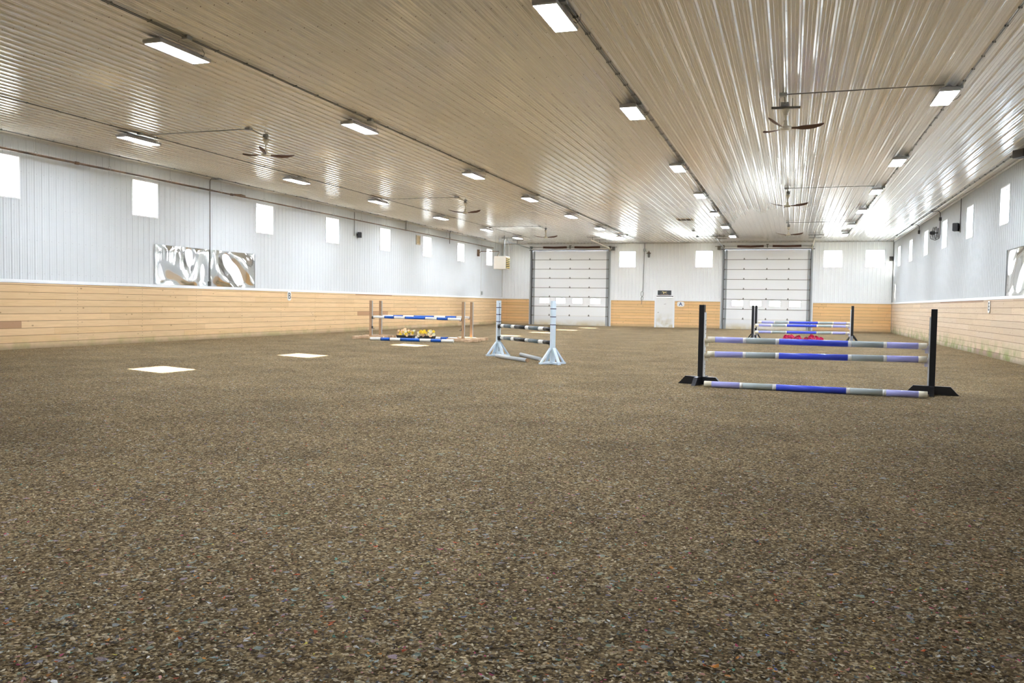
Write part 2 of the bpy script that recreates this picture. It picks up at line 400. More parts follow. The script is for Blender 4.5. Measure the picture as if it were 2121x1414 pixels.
# scattered chips in the near footing
def chips():
    rng = np.random.default_rng(11); V = []; Fc = []; cols = []
    pal = [((0.30, 0.38, 0.37), 8), ((0.45, 0.50, 0.49), 4), ((0.12, 0.12, 0.14), 9), ((0.52, 0.42, 0.27), 30), ((0.66, 0.56, 0.38), 24), ((0.34, 0.26, 0.16), 22), ((0.55, 0.26, 0.22), 8),
           ((0.70, 0.14, 0.04), 3.0), ((0.75, 0.30, 0.05), 2), ((0.60, 0.08, 0.18), 1.5), ((0.12, 0.16, 0.40), 1), ((0.72, 0.72, 0.72), 5), ((0.15, 0.36, 0.26), 3), ((0.10, 0.07, 0.045), 25), ((0.7, 0.6, 0.12), 1)]
    wt = np.array([p[1] for p in pal]); wt = wt/wt.sum()
    n = 0
    while n < 46000:
        d = 2.3+(rng.random()**1.5)*12; lat = rng.uniform(-.64, .64)*d
        x = lat*math.cos(YAW)-d*math.sin(YAW); y = lat*math.sin(YAW)+d*math.cos(YAW)
        if x < XL+.3 or x > XR-.3 or y > 13.6: continue
        s = rng.uniform(0.0024, 0.0072)*(1.4 if rng.random() < .06 else 1); el = rng.uniform(1, 2.6); a = rng.random()*6.28; ca, sa = math.cos(a), math.sin(a)
        k = rng.choice(len(pal), p=wt); col = np.array(pal[k][0])*rng.uniform(0.35, 1.05)
        tx, ty = rng.uniform(-.7, .7, 2); zb = rng.uniform(0.0, 0.006)
        pts = []
        for (u, v_) in ((-el, -.5), (-.1, -1), (el, -.4), (el*.8, .6), (0, 1), (-el*.8, .7)):
            u *= s*rng.uniform(.8, 1.1); v_ *= s*rng.uniform(.8, 1.1)
            pts.append((x+u*ca-v_*sa, y+u*sa+v_*ca, zb+abs(tx*u+ty*v_)))
        base = len(V); V += pts; V.append((x, y, zb+s*0.55))
        for i in range(6): Fc.append((base+i, base+(i+1) % 6, base+6)); cols.append(tuple(col))
        n += 1
    mb = MB(); mb.v = V; mb.f = Fc; mb.m = [0]*len(Fc); mb.c = cols
    return mb
tag(chips().build('rubber_chips', M_CHIP), 'multicoloured shredded textile and rubber chips scattered over the near footing', 'footing chips', kind='stuff')
tag(MB().tube([(0.70, 4.00, 0.012), (0.73, 4.015, 0.02), (0.77, 4.03, 0.016), (0.82, 4.06, 0.02)], [0.002, 0.0026, 0.0024, 0.0016], 6).build('straw_stem', M_STRAW),
    'thin pale straw stem lying on the brown footing in the foreground', 'straw')

# ---------------------------------------------------------------- ceiling
mb = MB(); prof, _ = rib_profile(XL, XR, 0.023, 0.005, phase=0.03, sag=0.0009, wb=.036, wt=.009)
for (a, da), (b, db) in zip(prof, prof[1:]):
    mb.add([(a, YN, H-da), (b, YN, H-db), (b, YB, H-db), (a, YB, H-da)], [(0, 1, 2, 3)])
o = mb.build('ceiling', M_CEIL); struct(o, 'glossy off-white ribbed steel ceiling running the length of the arena', 'ceiling')

# ---------------------------------------------------------------- walls
LW = [10.95, 15.92, 20.84, 26.95, 31.83, 36.76, 41.70, 46.60, 51.56]
RW = [11.2, 16.2, 21.2, 27.12, 32.02, 36.94, 41.70, 46.72, 51.50]
BW = [-10.145, -5.275, 2.325, 4.67]
hl = [(y-.515, y+.515, WZ0, WZ1) for y in LW]; hr = [(y-.515, y+.515, WZ0, WZ1) for y in RW]
G1 = (-16.61, -11.35); G2 = (-4.03, 1.10); GZ = 4.95; MD = (-8.21, -7.15, 2.0)
hb = [(x-.52, x+.52, WZ0, WZ1) for x in BW]
hb_all = hb+[(G1[0], G1[1], -1, GZ), (G2[0], G2[1], -1, GZ), (MD[0], MD[1], -1, MD[2])]

def wall_thing(name, label, mbw, m):
    o = mbw.build(name, m); return struct(o, label, 'wall')
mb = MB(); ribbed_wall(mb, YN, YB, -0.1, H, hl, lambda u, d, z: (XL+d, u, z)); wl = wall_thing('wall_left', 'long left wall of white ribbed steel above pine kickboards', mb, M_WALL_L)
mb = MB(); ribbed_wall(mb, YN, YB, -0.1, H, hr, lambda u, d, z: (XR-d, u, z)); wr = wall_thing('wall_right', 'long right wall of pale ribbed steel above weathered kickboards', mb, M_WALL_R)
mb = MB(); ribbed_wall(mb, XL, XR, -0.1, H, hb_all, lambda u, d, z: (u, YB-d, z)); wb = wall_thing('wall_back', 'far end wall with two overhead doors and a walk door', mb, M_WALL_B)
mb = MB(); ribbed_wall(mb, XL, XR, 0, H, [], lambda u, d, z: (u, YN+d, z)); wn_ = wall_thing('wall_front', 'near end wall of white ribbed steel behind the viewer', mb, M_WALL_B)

def planks(mb, u0, u1, place, base, rnd, t=0.035, gaps=(), odd=0.05):
    """real boards with joints; place(u,d,z) -> xyz, d = distance out from the wall plane"""
    edges = [0.0]; z = HK-0.055
    zs = [HK-0.005]
    while z > 0.02: zs.append(z); z -= 0.1855
    zs.append(-0.06)
    for r_ in range(len(zs)-1):
        zt, zb_ = zs[r_], zs[r_+1]
        u = u0-rnd.uniform(0, 3.6)
        while u < u1:
            ln = rnd.choice([2.44, 3.05, 3.66, 3.66, 4.88]); a, b = max(u, u0), min(u+ln, u1); u += ln
            if b-a < 0.03: continue
            k = rnd.uniform(0.93, 1.05); hue = rnd.uniform(-0.03, 0.03)
            col = [base[0]*k, base[1]*k*(1+hue*0.6), base[2]*k*(1+hue*2)]
            if rnd.random() < odd: col = [c_*q for c_, q in zip(col, (0.66, 0.55, 0.55))]
            if r_ == len(zs)-2: col = [c_*q for c_, q in zip(col, (0.86, 0.88, 0.95))]
            d = t+rnd.uniform(0, 0.004)+(0.012 if r_ >= len(zs)-2 else 0)
            segs = [(a, b)]
            for g in gaps:
                ns = []
                for s0, s1 in segs:
                    if g[1] <= s0 or g[0] >= s1: ns.append((s0, s1)); continue
                    if g[0] > s0: ns.append((s0, g[0]))
                    if g[1] < s1: ns.append((g[1], s1))
                segs = ns
            for s0, s1 in segs:
                p = [place(s0+.0025, 0, zb_+.005), place(s1-.0025, 0, zb_+.005), place(s1-.0025, 0, zt-.005), place(s0+.0025, 0, zt-.005),
                     place(s0+.0025, d, zb_+.005), place(s1-.0025, d, zb_+.005), place(s1-.0025, d, zt-.005), place(s0+.0025, d, zt-.005)]
                mb.add(p, [(0,1,2,3),(4,7,6,5),(0,4,5,1),(1,5,6,2),(2,6,7,3),(3,7,4,0)], 0, tuple(col))
    # dark backing in the joints
    for s0, s1 in ([(u0, u1)] if not gaps else [(a, b) for a, b in zip([u0]+[g[1] for g in gaps], [g[0] for g in gaps]+[u1])]):
        mb.add([place(s0, t*0.8, -0.06), place(s1, t*0.8, -0.06), place(s1, t*0.8, HK-.003), place(s0, t*0.8, HK-.003)], [(0, 1, 2, 3)], 1)
    return mb
rnd = random.Random(5)
M_GAP = mat('board_joint_shade', (0.15, 0.085, 0.04), 0.9)
planks(MB(), YN, YB, lambda u, d, z: (XL+d, u, z), (0.77, 0.54, 0.305), rnd).build('kickboard', [M_PL_L, M_GAP], wl)
planks(MB(), YN, YB, lambda u, d, z: (XR-d, u, z), (0.69, 0.54, 0.385), rnd, odd=0.02).build('kickboard', [M_PL_R, M_GAP], wr)
gp = [(G1[0]-.18, G1[1]+.18), (MD[0]-.11, MD[1]+.11), (G2[0]-.18, G2[1]+.18)]
planks(MB(), XL, XR, lambda u, d, z: (u, YB-d, z), (0.86, 0.56, 0.275), rnd, gaps=gp, odd=0.0).build('kickboard', [M_PL_B, M_GAP], wb)
# white cap strips over the boards and dark trims below the ceiling
MB().box((XL, YN, HK), (XL+.047, YB, HK+.085)).build('cap_strip', M_TRIM, wl)
MB().box((XR-.047, YN, HK), (XR, YB, HK+.085)).build('cap_strip', M_TRIM, wr)
mb = MB()
for a, b in [(XL, gp[0][0]), (gp[0][1], gp[1][0]), (gp[1][1], gp[2][0]), (gp[2][1], XR)]: mb.box((a, YB-.047, HK), (b, YB, HK+.07))
mb.build('cap_strip', M_TRIM, wb)
def top_trim(parent, a, b):
    MB().box(a, b).build('ceiling_trim', M_TRIMG, parent)
top_trim(wl, (XL, YN, H-.085), (XL+.03, YB, H-.022)); top_trim(wr, (XR-.03, YN, H-.085), (XR, YB, H-.022)); top_trim(wb, (XL, YB-.03, H-.075), (XR, YB, H-.022))
MB().box((XL+.0, YB-.08, HK), (XL+.05, YB, H-.09)).box((XL, 50.05, HK+.09), (XL+.028, 50.09, H-.09)).build('corner_trim', M_TRIMG, wl)
MB().box((XR-.05, YB-.05, 0), (XR-.0, YB, H-.09)).build('corner_trim', M_GALVD, wr)

# unseen roof edge added outside the left wall to shorten the sun patches
o = MB().box((XL-.62, YN-1, 4.86), (XL-.56, YB+1, 5.20)).box((XL-.6, YN-1, 5.15), (XL-.02, YB+1, 5.20)).build('added_eave', M_TRIM); struct(o, 'unseen white eave added outside the left wall windows to trim the sun patches', 'eave')

# ---------------------------------------------------------------- windows
wi = 0
def window(cx, cy, ax, sgn, where):
    """ax: 'x' = wall normal along x. outside direction = sgn"""
    global wi; wi += 1
    w_ = thing('window_%d' % wi, where, 'window', (cx, cy, 0), 0, kind='structure')
    fr = MB(); h = .515; T = 0.035; D = 0.17
    def bx(u0, u1, z0, z1, d0, d1):
        if ax == 'x': fr.box((min(d0*sgn, d1*sgn), u0, z0), (max(d0*sgn, d1*sgn), u1, z1))
        else: fr.box((u0, min(d0*sgn, d1*sgn), z0), (u1, max(d0*sgn, d1*sgn), z1))
    for (u0, u1, z0, z1) in ((-h-T, -h, WZ0-T, WZ1+T), (h, h+T, WZ0-T, WZ1+T), (-h, h, WZ0-T, WZ0), (-h, h, WZ1, WZ1+T)): bx(u0, u1, z0, z1, -.024, D)
    fr.build('window_frame', M_TRIM, w_)
    sh = MB(); fr = sh
    for (u0, u1, z0, z1) in ((-h, -h+.022, WZ0, WZ1), (h-.022, h, WZ0, WZ1), (-h+.022, h-.022, WZ0, WZ0+.022), (-h+.022, h-.022, WZ1-.022, WZ1)): bx(u0, u1, z0, z1, D-.05, D-.02)
    sh.build('sash', M_WHITE, w_)
    pn = MB(); d = (D-.035)*sgn
    if ax == 'x': pn.box((d-.003, -h+.02, WZ0+.02), (d+.003, h-.02, WZ1-.02))
    else: pn.box((-h+.02, d-.003, WZ0+.02), (h-.02, d+.003, WZ1-.02))
    pn.build('window_pane', M_GLASS, w_)
ords = ['nearest', 'second', 'third', 'fourth', 'fifth', 'sixth', 'seventh', 'eighth', 'farthest']
for y in LW: window(XL, y, 'x', -1, 'bright square window in the left wall, %s one along the wall' % ords[LW.index(y)])
for y in RW: window(XR, y, 'x', 1, 'bright square window in the right wall, %s one along the wall' % ords[RW.index(y)])
for x, t in zip(BW, ['just right of the left overhead door', 'just left of the right overhead door', 'right of the right overhead door', 'nearest the right corner']): window(x, YB, 'y', 1, 'bright square window in the far wall '+t)

# ---------------------------------------------------------------- doors
def overhead(n, g, label, op_side):
    x0, x1 = g; cx = (x0+x1)/2; W2 = (x1-x0)/2
    D = thing('door_%d' % n, label, 'overhead door', (cx, YB, 0), 0, kind='structure')
    sec = GZ/8
    wx = [(-.79, .0), (-.35, 0), (.08, 0), (.53, 0)]
    wins = [(-W2*.80, -W2*.80+.70), (-W2*.37, -W2*.37+.70), (W2*.07, W2*.07+.70), (W2*.53, W2*.53+.70)]
    for k in range(8):
        z0, z1 = k*sec, (k+1)*sec; mb = MB(); yf = 0.02
        if k == 2:
            wz0, wz1 = z0+.20, z0+.55; xs = [-W2+.05]+[e for w__ in wins for e in w__]+[W2-.05]
            for i in range(0, len(xs)-1):
                a, b = xs[i], xs[i+1]
                if i % 2 == 0: mb.box((a, yf, z0+.004), (b, yf+.045, z1-.004))
                else: mb.box((a, yf, z0+.004), (b, yf+.045, wz0)); mb.box((a, yf, wz1), (b, yf+.045, z1-.004))
        else: mb.box((-W2+.05, yf, z0+.004), (W2-.05, yf+.045, z1-.004))
        for q in (0.3, 0.5, 0.7):
            if k != 2: mb.box((-W2+.12, yf-.003, z0+sec*q-.004), (W2-.12, yf, z0+sec*q+.004))
        s_ = mb.build('door_section', M_DOORL if k == 0 else M_DOOR, D)
        if k == 2:
            for a, b in wins:
                fb = MB(); t = .022
                for (u0, u1, q0, q1) in ((a, a+t, wz0, wz1), (b-t, b, wz0, wz1), (a+t, b-t, wz0, wz0+t*.6), (a+t, b-t, wz1-t*.6, wz1)): fb.box((u0, yf-.006, q0), (u1, yf+.05, q1))
                fb.build('light_frame', M_DOORFRAME, s_); MB().box((a+t, yf+.02, wz0+.013), (b-t, yf+.026, wz1-.013)).build('light_pane', M_GLASS, s_)
        if k < 7:   # hinge rail and hinges
            MB().box((-W2+.06, yf-.014, z1-.016), (W2-.06, yf+.001, z1+.016)).build('section_rail', M_HINGE, D) if k else MB().box((-W2+.06, yf-.006, z1-.005), (W2-.06, yf+.001, z1+.005)).build('section_rail', M_LOUV, D)
            for hx in (-W2*.53, 0, W2*.5):
                MB().prism([(hx-.06, z1-.02), (hx+.06, z1-.02), (hx+.02, z1+.10), (hx-.02, z1+.10)], yf-.03, yf).build('hinge', M_HINGE, D)
            for sx_ in (-1, 1): MB().box((sx_*(W2-.10)-.09, yf-.035, z1-.03), (sx_*(W2-.10)+.09, yf, z1+.035)).build('roller_bracket', M_HINGE, D)
    mb = MB()
    for sx_ in (-1, 1): mb.box((sx_*(W2-.13)-.06, yf-.008, 0.01), (sx_*(W2-.13)+.06, yf, GZ-.02))
    mb.build('end_stile', M_GALV, D)
    # header, jambs, tracks
    MB().box((-W2-.2, -.04, GZ), (W2+.2, -.001, GZ+.045)).build('header_seal', M_DARKSTEEL, D)
    MB().box((-W2-.2, -.03, GZ+.045), (W2+.2, -.001, H-.08)).build('header_board', M_TRIM, D)
    for sx_ in (-1, 1):
        x = sx_*(W2+.055)
        MB().box((min(x, x+sx_*.12), -.045, -.02), (max(x, x+sx_*.12), .06, GZ)).build('jamb', M_TRIM, D)
        MB().box((x-.05, -.085, -.02), (x+.05, -.046, GZ-.02)).box((x-.055, -.14, 0), (x-.035, -.085, GZ-.02)).build('vertical_track', M_GALV, D)
        MB().box((x-sx_*.06-.014, -.15, 0), (x-sx_*.06+.014, -.02, GZ)).build('seal_strip', M_DARKSTEEL, D)
        pts = [(x, -.1, GZ-.05), (x, -.18, GZ+.08), (x, -.40, GZ+.13), (x, -5.6, GZ+.24)]
        MB().bar(pts[0], pts[1], .05, .02).bar(pts[1], pts[2], .05, .02).bar(pts[2], pts[3], .055, .05).build('horizontal_track', M_GALV if sx_*n < 0 or n == 1 and sx_ < 0 else M_CREAMFAN, D)
        mb = MB().bar((x, -5.2, GZ+.25), (x, -5.2, H-.02), .03).bar((x-.35, -5.2, H-.05), (x+.45, -5.2, H-.05), .03).bar((x, -3.2, GZ+.20), (x, -3.2, H-.02), .03).bar((x-.3, -3.2, H-.05), (x+.4, -3.2, H-.05), .03)
        mb.build('track_hanger', M_GALVD, D)
        MB().box((x-.06, -.24, GZ+.11), (x+.06, -.04, GZ+.27)).build('cable_drum', M_GALVD, D)
    zc = GZ+.20
    MB().tube([(-W2-.1, -.14, zc), (W2+.1, -.14, zc)], .014, 8).build('torsion_shaft', M_GALVD, D)
    for a, b in ((-W2*.70, -W2*.085), (W2*.12, W2*.77)):
        MB().tube([(a, -.14, zc), (a+.05, -.14, zc), ((a+b)/2, -.14, zc-.02), (b-.05, -.14, zc), (b, -.14, zc)], [.07, .065, .065, .065, .07], 12).build('torsion_spring', M_SPRING, D, smooth=True)
    MB().box((-.03, -.18, zc-.09), (.03, -.03, zc+.09)).box((-.08, -.05, zc+.09), (.08, -.03, zc+.14)).build('center_bracket', M_GALVD, D)
    ox = op_side*(W2+.32); MB().box((ox-.10, -.25, zc-.22), (ox+.08, -.05, zc+.02)).bar((ox-.25, -.14, zc), (ox+.2, -.14, zc), .03).build('door_operator', M_GALVD, D)
    MB().box((op_side*(W2+.13)-.012, -.02, HK+1.9), (op_side*(W2+.13)+.012, -.0, GZ)).build('conduit_drop', M_GALVD, D)
    # panel behind the door closes daylight at the edges
    MB().box((-W2-.3, .066, -.2), (-W2+.07, .12, GZ+.3)).box((W2-.07, .066, -.2), (W2+.3, .12, GZ+.3)).box((-W2+.07, .066, GZ-.03), (W2-.07, .12, GZ+.3)).box((-W2+.07, .066, -.2), (W2-.07, .12, .03)).build('outer_stop', M_TRIM, D)
    return D
overhead(1, G1, 'left white sectional overhead door in the far wall', 1)
overhead(3, G2, 'right white sectional overhead door in the far wall, behind the jumps', -1)
D = thing('door_2', 'white stained walk door between the two overhead doors', 'door', ((MD[0]+MD[1])/2, YB, 0), 0, kind='structure')
hw = (MD[1]-MD[0])/2
MB().box((-hw, -.0, -.02), (hw, .045, MD[2]-.06)).build('door_leaf', M_DOORM, D)
MB().box((-hw-.11, -.05, -.02), (-hw, .05, MD[2]+.06)).box((hw, -.05, -.02), (hw+.11, .05, MD[2]+.06)).box((-hw, -.05, MD[2]+.01), (hw, .05, MD[2]+.06)).build('door_frame', M_TRIM, D)
MB().box((-hw, -.035, MD[2]-.055), (hw, .04, MD[2]+.01)).build('door_closer_header', M_DARKSTEEL, D)
MB().tube([(-hw+.09, -.0, .95), (-hw+.09, -.06, .95), (-hw+.02+.16, -.065, .95)], .013, 8).lathe([(.0, 0), (.03, 0)], (-hw+.09, -.01, .95), 12).build('door_handle', M_HINGE, D)
MB().tube([(-.06, -.004, 1.50), (.0, -.004, 1.49), (.05, -.004, 1.51), (.09, -.004, 1.505)], .010, 6).build('pull_mark', M_HINGE, D)

# ---------------------------------------------------------------- ceiling lights
rows = [('nearest the left wall', -15.65, -15.33, [17.2, 24.3, 30.1, 36.4, 42.6, 48.0]),
        ('second from the left wall', -9.45, -9.03, [11.25, 17.25, 24.5, 30.4, 36.65, 42.65, 48.3]),
        ('second from the right wall', -3.18, -3.0, [5.1, 11.3, 17.25, 24.45, 30.6, 36.7, 42.7, 48.35]),
        ('nearest the right wall', 2.595, 2.79, [17.45, 24.75, 30.7, 36.7, 42.9, 48.2])]
on = {8: ['hindmost', 'nearest', 'second', 'third', 'fourth', 'fifth', 'sixth', 'farthest'], 7: ['nearest', 'second', 'third', 'fourth', 'fifth', 'sixth', 'farthest'], 6: ['nearest', 'second', 'third', 'fourth', 'fifth', 'farthest']}
def ceil_light():
    t = thing('ceiling_light', '', 'ceiling light', (0, 0, 5.28), 0, 'bright rectangular ceiling lights in four rows')
    MB().box((-.165, -.60, .010), (.165, .60, .055)).box((-.12, -.54, .055), (.12, .54, .085)).build('housing', M_HOUSE, t)
    for y in (-.585, .555): MB().box((-.165, y, -.004), (.165, y+.03, .010)).build('end_cap', M_TRIM, t)
    MB().box((-.158, -.553, .0), (.158, .553, .009)).build('diffuser', M_LAMP, t)
    for x in (-.165, .159): MB().box((x, -.555, -.004), (x+.006, .555, .010)).build('side_lip', M_TRIM, t)
    for y in (-.42, .42): MB().tube([(-.1, y, .085), (0, y, .155), (.1, y, .085)], .003, 5).build('hanger', M_GALVD, t)
    MB().tube([(.12, .30, .07), (.20, .36, .03), (.27, .30, .06), (.30, .2, .10)], .005, 6).build('power_cord', M_DARKSTEEL, t)
    return t
CL = ceil_light(); first = True
for rn, lx, cx, ys in rows:
    for i, y in enumerate(ys):
        lab = 'bright rectangular LED ceiling light, %s in the row %s' % (on[len(ys)][i], rn)
        if first: CL.location = (lx, y, 5.28); CL['label'] = lab; first = False
        else: dup(CL, (lx, y, 5.28), 0, lab)

# conduits on the ceiling, one run along each row
def conduit_run(x, y0, y1, z, label, boxes, n=1, r=.011, m=M_GALVD, step=.76, wave=.0):
    t = thing('electrical_conduit', label, 'conduit', (x, y0, z), 0, 'steel conduit runs on the ceiling')
    mb = MB()
    for k in range(n): mb.tube([((k-(n-1)/2)*.035, 0, 0), ((k-(n-1)/2)*.035, y1-y0, 0)], r, 6)
    y = .3
    while y < y1-y0: mb.box((-.012-n*.014, y, -.013), (.012+n*.014, y+.018, .020)); y += step
    mb.build('pipe', m, t)
    for by in boxes: MB().box((-.055, by-y0-.06, -.035), (.055, by-y0+.06, .03)).build('junction_box', M_GALV, t, bevel=.005)
    return t
for (rn, lx, cx, ys), n in zip(rows, (1, 2, 2, 1)):
    conduit_run(cx, 3.0 if n == 2 else 5.0, ys[-1]+(1.6 if n == 1 else 2.5), 5.40, 'long straight grey conduit beside the light row %s' % rn, [y-.3 for y in ys], n)
conduit_run(XL+.30, 4.0, 50.4, 5.405, 'thin conduit in the corner where ceiling meets left wall', [23.95, 38.5, 44.3, 50.0], 1, .010)
conduit_run(XR-.32, 12.0, 50.4, 5.405, 'dark conduit in the corner where ceiling meets right wall', [38.3, 44.2, 50.3], 1, .012, M_DARKSTEEL)

# ---------------------------------------------------------------- ceiling fans with their feeds
def fan():
    t = thing('ceiling_fan', '', 'ceiling fan', (0, 0, H), 0, 'three-blade ceiling fans')
    z = -.20
    MB().box((-.27, -.025, z-.02), (.27, .025, z+.02)).tube([(-.12, 0, z+.02), (-.12, 0, -.02)], .006, 6).tube([(.12, 0, z+.02), (.12, 0, -.02)], .006, 6).build('mounting_strut', M_GALVD, t)
    MB().box((-.10, -.06, z+.03), (.05, .05, z+.10)).build('junction_box', M_GALV, t, bevel=.004)
    MB().lathe([(.0, -.02), (.075, -.022), (.07, -.05), (.045, -.10), (.04, -.15), (0.0, -.15)], (0, 0, z), 20).build('canopy', M_CREAMFAN, t, smooth=True)
    MB().tube([(0, 0, z-.14), (0, 0, -.54)], .014, 10).build('downrod', M_CREAMFAN, t, smooth=True)
    MB().lathe([(.0, -.45), (.035, -.45), (.045, -.53), (.05, -.55), (.105, -.565), (.115, -.585), (.115, -.605), (.09, -.625), (.0, -.63)], (0, 0, 0), 28).build('motor_housing', M_CREAMFAN, t, smooth=True)
    for k in range(3):
        A = Matrix.Rotation(math.radians(120*k), 4, 'Z'); mb = MB(); secs = []
        prof = [(.10, .022, 0, 0), (.20, .030, 0, .0), (.30, .058, .006, .004), (.43, .068, .010, .010), (.56, .060, .010, .026), (.66, .044, .0, .050), (.71, .018, -.01, .068)]
        for r_, hw_, off, dz in prof:
            for sgn, zt in ((1, -.022), (-1, .022)):
                for th in (.005, -.005): secs.append(A @ Vector((r_, off+sgn*hw_, -.59+dz+zt*(hw_/.06)+th)))
        fs = []
        for i in range(len(prof)-1):
            a = i*4; b = a+4
            fs += [(a, b, b+2, a+2), (a+1, a+3, b+3, b+1), (a, a+1, b+1, b), (a+2, b+2, b+3, a+3)]
        fs += [(0, 2, 3, 1), (len(prof)*4-4, len(prof)*4-3, len(prof)*4-1, len(prof)*4-2)]
        mb.add(secs, fs).build('blade', M_BROWN, t)
    return t
FN = fan()
fans = [(-.20, 17.3, 7, 'nearest of the three ceiling fans on the right, brown blades'), (-.20, 30.4, 98, 'middle one of the three brown-bladed ceiling fans on the right'),
        (-.21, 42.3, 100, 'farthest of the three ceiling fans on the right, before the far door'), (-12.12, 17.48, -65, 'nearest of the three ceiling fans on the left, brown blades'),
        (-12.05, 30.4, 105, 'middle one of the three brown-bladed ceiling fans on the left'), (-12.25, 42.3, 105, 'farthest of the three ceiling fans on the left, near the heater')]
for i, (x, y, a, lab) in enumerate(fans):
    if i == 0: FN.location = (x, y, H); FN.rotation_euler = (0, 0, math.radians(a)); FN['label'] = lab
    else: dup(FN, (x, y, H), math.radians(a), lab)
for ch in list(FN.children): pass
for (x, y, a, lab), lx, s in zip(fans, (2.5, 2.5, 2.5, -15.24, -15.24, -15.24), ('nearest right', 'middle right', 'farthest right', 'nearest left', 'middle left', 'farthest left')):
    yy = y-.42 if x > -5 else y-.4
    xe = x-.05 if x > -5 else x-.2
    t = thing('branch_conduit', 'thin conduit crossing the ceiling to the %s fan' % s, 'conduit', (0, 0, 0), 0, 'conduits feeding the fans')
    z = 5.392
    MB().tube([(lx, yy, z), (xe, yy, z), (xe+(.06 if x < -5 else -.0), yy+.05, z)], .011, 6).build('pipe', M_GALVD, t)
    MB().box((xe-.07, yy-.06, z-.03), (xe+.07, yy+.06, z+.025)).build('junction_box', M_GALV, t)
    MB().tube([(xe+.03, yy+.06, z), (x-.02 if x > -5 else x-.05, y-.08, H-.13)], .010, 6).build('drop', M_GALVD, t)

# ---------------------------------------------------------------- left wall fittings
t = thing('suspended_pipe', 'long rusty gas pipe hung below the ceiling along the left wall', 'pipe', (-18.35, 4, 4.95))
MB().tube([(0, 0, 0), (0, 19.5, .0)], .030, 10).tube([(0, 19.5, 0), (0, 20.6, .0), (0, 47.3, -.01)], .024, 10).build('pipe_length', M_RUST, t, smooth=True)
for y in (13.9, 20.5): MB().tube([(0, y-.08, 0), (0, y-.06, 0), (0, y+.06, 0), (0, y+.08, 0)], [.03, .042, .042, .03], 10).build('coupling', M_RUST, t, smooth=True)
MB().tube([(0, 20.55, .01), (.12, 20.85, .03), (.10, 21.1, .02)], .028, 8).build('valve', M_RUST, t)
y = .4
while y < 47.3:
    mb = MB(); mb.tube([(.0, y, .09), (.0, y, H-4.95-.02)], .004, 5)
    mb.tube([(.055*math.sin(a), y, .035+.055*math.cos(a)) for a in [i*math.pi/5 for i in range(11)]], .005, 5, cap=False)
    mb.build('hanger', M_GALV, t); y += 2.44

def sheet_mirror(name, label, x, y0, y1, z0, z1, nrm, seed):
    r_ = random.Random(seed); mb = MB(); nu, nv = 60, 26
    ws = [(r_.uniform(1.5, 6), r_.uniform(-.9, .9), r_.uniform(0, 6.28), r_.uniform(.3, 1)) for _ in range(7)]
    vw = [(r_.uniform(1.5, 5), r_.uniform(2, 5), r_.uniform(0, 6.28), r_.uniform(.2, .6)) for _ in range(5)]
    for j in range(nv+1):
        for i in range(nu+1):
            u, v_ = i/nu, j/nv; y = y0+(y1-y0)*u; z = z0+(z1-z0)*v_
            d = sum(a*math.sin(k*y*2+s_*z*2+p) for k, s_, p, a in ws)*.0026 + sum(a*math.sin(k*y+s_*z+p) for k, s_, p, a in vw)*.013
            mb.v.append((x+nrm*(.030+d*min(1, 6*min(u, 1-u, v_, 1-v_)+.25)), y, z))
    for j in range(nv):
        for i in range(nu):
            a = j*(nu+1)+i; mb.f.append((a, a+1, a+nu+2, a+nu+1)); mb.m.append(0); mb.c.append(None)
    t = thing(name, label, 'mirror', (0, 0, 0), 0, 'wrinkled metal mirrors on the walls')
    mb.build('reflective_sheet', M_MIRROR, t, smooth=True)
    e = MB(); a0, a1 = sorted((x, x+nrm*.022)); b0, b1 = sorted((x+nrm*.019, x+nrm*.045))
    e.box((a0+.001*0, y0, z0), (a1, y1, z1)); e.build('backing', M_TRIM, t)
    e = MB(); e.box((b0, y0-.008, z0), (b1, y0, z1)).box((b0, y1, z0), (b1, y1+.008, z1)).box((b0, y0, z1), (b1, y1, z1+.006)); e.build('edge', M_GALV, t)
sheet_mirror('wall_mirror', 'nearer of two wrinkled mirror sheets on the left wall', XL, 21.22, 23.77, 1.79, 3.02, 1, 3)
sheet_mirror('wall_mirror', 'farther of two wrinkled mirror sheets on the left wall', XL, 23.83, 26.32, 1.79, 3.02, 1, 8)
sheet_mirror('wall_mirror', 'crumpled mirror sheet on the right wall at the picture edge', XR, 21.4, 26.55, 1.79, 3.05, -1, 21)
t = thing('wall_conduit', 'vertical conduit down the left wall onto the joint of the mirrors', 'conduit', (XL, 23.80, 0), 0, 'vertical wall conduits')
MB().tube([(.32, .3, 5.405), (.08, .02, 5.40), (.045, 0, 5.33), (.045, 0, 1.83)], .017, 8).build('pipe', M_GALVD, t, smooth=True)
MB().box((.02, -.04, 1.80), (.07, .04, 1.95)).build('end_box', M_GALVD, t)
for y, z1, z2, yb, s in ((39.0, 4.98, 5.0, 38.5, 'nearer'), (44.8, 4.75, 5.0, 44.3, 'farther')):
    t = thing('wall_conduit', 'short bent conduit dropping from the ceiling on the left wall, %s one' % s, 'conduit', (XL, y, 0), 0, 'vertical wall conduits')
    MB().tube([(.30, yb-y+.05, 5.405), (.10, -.1, 5.405), (.04, 0, 5.33), (.04, 0, z1)], .016, 8).build('pipe', M_GALVD, t, smooth=True)
    MB().box((.01, -.05, z2), (.08, .05, z2+.14)).build('outlet_box', M_GALV, t)
